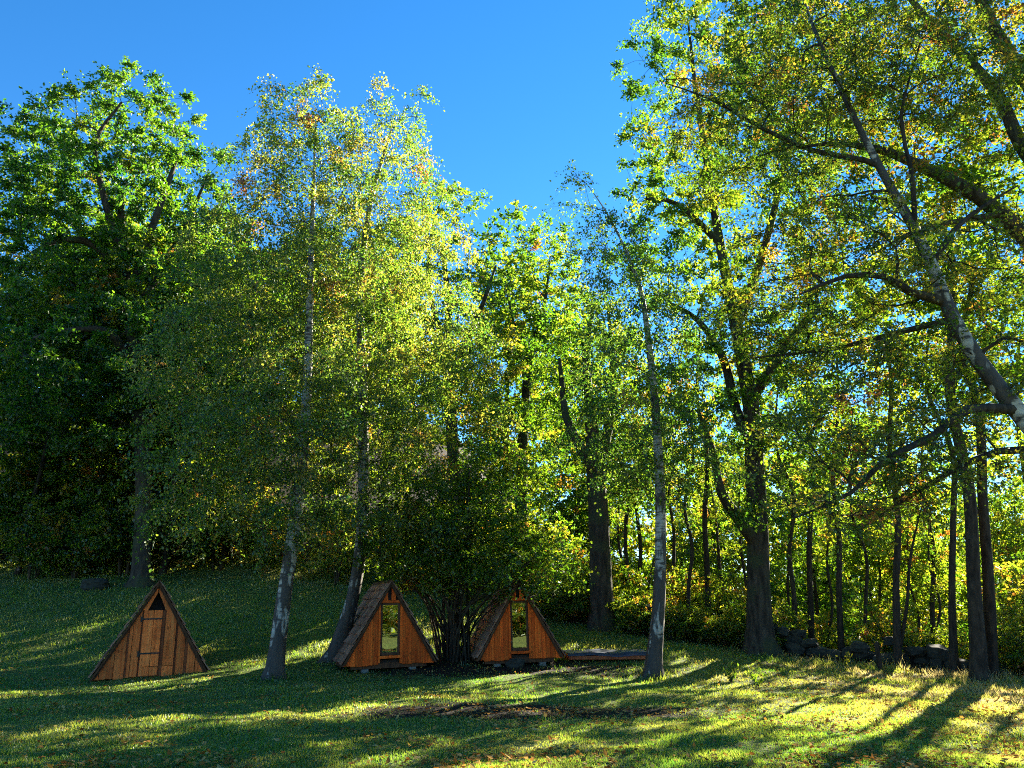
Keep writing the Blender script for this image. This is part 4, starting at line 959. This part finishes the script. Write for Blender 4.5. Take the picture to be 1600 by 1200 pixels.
def broken_post():
    p = on(1369, 1000, 21.9); rng = np.random.default_rng(3)
    V, q = tube(np.array([(0, 0, -0.1), (0.01, 0, 0.3), (0.0, 0.01, 0.62), (0.02, 0, 0.70)]), [0.075, 0.065, 0.06, 0.035], 8, rng, 0.12)
    link('broken_post', mesh_arrays('broken_post', V, quads=q, tris=[(24, 25 + i, 26 + i) for i in range(6)], mats=[M_BARK2]), loc=p, label='short broken post standing by the forked slim tree', category='post')
broken_post()
def seedling(px, py, Y, tint, h, label, n=90):
    rng = np.random.default_rng(int(px * 7)); p = on(px, py, Y)
    root = thing('seedling', p, label, 'plant')
    items = []; LV = []; LA = []
    for i in range(7):
        a = rng.uniform(0, 6.28); e = np.array([math.cos(a) * h * .5, math.sin(a) * h * .5, h * rng.uniform(.6, 1)])
        P = np.stack([e * (s_ ** 1.4, s_ ** 1.4, s_) for s_ in np.linspace(0, 1, 5)]); items.append(tube(P, np.linspace(.006, .002, 5), 4))
        s_ = rng.uniform(.2, 1, n // 7); LV.append(e[None, :] * np.stack([s_ ** 1.4, s_ ** 1.4, s_], 1)); LA.append(rng.normal(0, 1, (n // 7, 3)) + e)
    for V, q in items: link('stem', mesh_arrays('stem', V, quads=q, mats=[M_HAZEL]), root)
    V, q = leaf_quads(np.vstack(LV), np.vstack(LA), rng.uniform(.05, .11, len(np.vstack(LV))), 0.6, rng, .5)
    link('leaves', mesh_arrays('leaves', V, quads=q, mats=[M_OAK], attrs={'tint': np.full(len(V), tint)}), root, kind='stuff')
seedling(1141, 1042, 19.6, 0.45, 0.42, 'bright green seedling in the grass in front of the big oak')
seedling(1184, 1056, 18.6, 0.45, 0.30, 'small bright seedling nearest the camera, right of the taller seedling')
seedling(1316, 1010, 22.0, 0.74, 0.42, 'yellow-leaved seedling in front of the stone wall')

# ------------------------------------------------------------------ grass, fallen leaves
def scatter(n, rng, ymin=7.5, ymax=34, power=1.6):
    u = rng.random(n); y = (ymin ** (1 - power) + u * (ymax ** (1 - power) - ymin ** (1 - power))) ** (1 / (1 - power))
    x = (rng.random(n) * 2 - 1) * (y * 0.72 + 2.0)
    return x, y
def vnoise(x, y, f, s): return (np.sin(x * f + 1.7 * np.sin(y * f * 0.8 + s)) * np.sin(y * f * 1.1 + 1.3 * np.sin(x * f * 0.7 + 2 * s)))
BASES = [(o.location.x, o.location.y, 0.35) for o in bpy.data.objects if o.parent is None and o.get('category') == 'tree' and o.location.y < 31]
def grass():
    rng = np.random.default_rng(1)
    x, y = scatter(430000, rng, ymax=37)
    keep = rng.random(len(x)) > np.clip(dirt_mask(x, y) * 1.25 - 0.1 + 0.25 * vnoise(x, y, 3.1, 1.0), 0, 0.985)
    inside = (y < wall_y(x) - 0.3) | (x < 1)
    keep &= inside; x, y = x[keep], y[keep]
    z = height(x, y); n = len(x)
    dist = np.hypot(x, y)
    tall = 0.028 + 0.018 * np.clip(vnoise(x, y, 0.8, 1) + 0.3, 0, 1) + 0.05 * sstep(20, 27, y) + 0.05 * sstep(5, 12, x) * sstep(13, 19, y)
    tall = tall * np.clip(1 + 0.5 * vnoise(x, y, 2.6, 7) + 0.45 * vnoise(x, y, 6.3, 2), 0.3, 2.2)
    for bx, by, br in BASES:
        d2_ = (x - bx) ** 2 + (y - by) ** 2
        tall = tall + 0.14 * np.exp(-d2_ / (br + 0.25) ** 2) * (rng.random(n) < 0.5)
    hgt = tall * rng.uniform(0.5, 1.5, n); wd = 0.0035 + 0.00055 * dist * rng.uniform(0.6, 1.3, n)
    a = rng.uniform(0, 6.283, n); ln = rng.uniform(0.2, 0.9, n) * hgt; b = rng.uniform(0, 6.283, n)
    c = np.stack([x, y, z - 0.008], 1); side = np.stack([np.cos(a), np.sin(a), 0 * a], 1) * wd[:, None]
    tip = c + np.stack([np.cos(b) * ln, np.sin(b) * ln, hgt + .008], 1)
    V = np.stack([c - side, c + side, tip], 1).reshape(-1, 3)
    tint = np.clip(0.40 + 0.17 * vnoise(x, y, 1.3, 2) + 0.12 * vnoise(x, y, 0.55, 5) + 0.10 * vnoise(x, y, 3.7, .5) + 0.60 * dry_mask(x, y) * (0.6 + 0.6 * vnoise(x, y, 1.9, 3)) + rng.normal(0, 0.12, n), 0, 1)
    link('grass', mesh_arrays('grass', V, tris=np.arange(3 * n).reshape(-1, 3), mats=[M_GRASS], attrs={'tint': np.repeat(tint, 3)}), kind='stuff', label='short mown lawn grass with dry patches', category='grass')
def litter():
    rng = np.random.default_rng(2)
    x, y = scatter(90000, rng, power=1.9)
    dens = 0.09 + 0.85 * np.clip(vnoise(x, y, 0.9, 4) * (0.6 + 0.6 * vnoise(x, y, 2.7, 1)), 0, 1) + 0.5 * dirt_mask(x, y) + 0.45 * sstep(2, 9, x) * (0.5 + 0.5 * sstep(12, 17, y))
    keep = (rng.random(len(x)) < dens * 0.75) & ((y < wall_y(x) + .6) | (x < 1)); x, y = x[keep], y[keep]; n = len(x)
    P = np.stack([x, y, height(x, y) + rng.uniform(0.02, 0.06, n)], 1)
    A = np.stack([rng.normal(0, 1, n), rng.normal(0, 1, n), rng.normal(0, 0.25, n)], 1)
    V, q = leaf_quads(P, A, rng.uniform(0.04, 0.095, n), 0.66, rng, 1.6)
    link('fallen_leaves', mesh_arrays('fallen_leaves', V, quads=q, mats=[M_LITTER], attrs={'tint': np.repeat(np.clip(rng.beta(1.6, 1.6, n), 0, 1), 4)}), kind='stuff', label='brown and yellow fallen leaves scattered on the lawn', category='leaves')
grass(); litter()
tot = sum(len(o.data.loop_triangles) if o.data.loop_triangles else sum(1 for _ in ()) for o in bpy.data.objects if o.type == 'MESH' and False)
print('TRIS', sum((len(m.loops) - 2 * len(m.polygons)) for m in bpy.data.meshes), 'OBJ', len(bpy.data.objects))
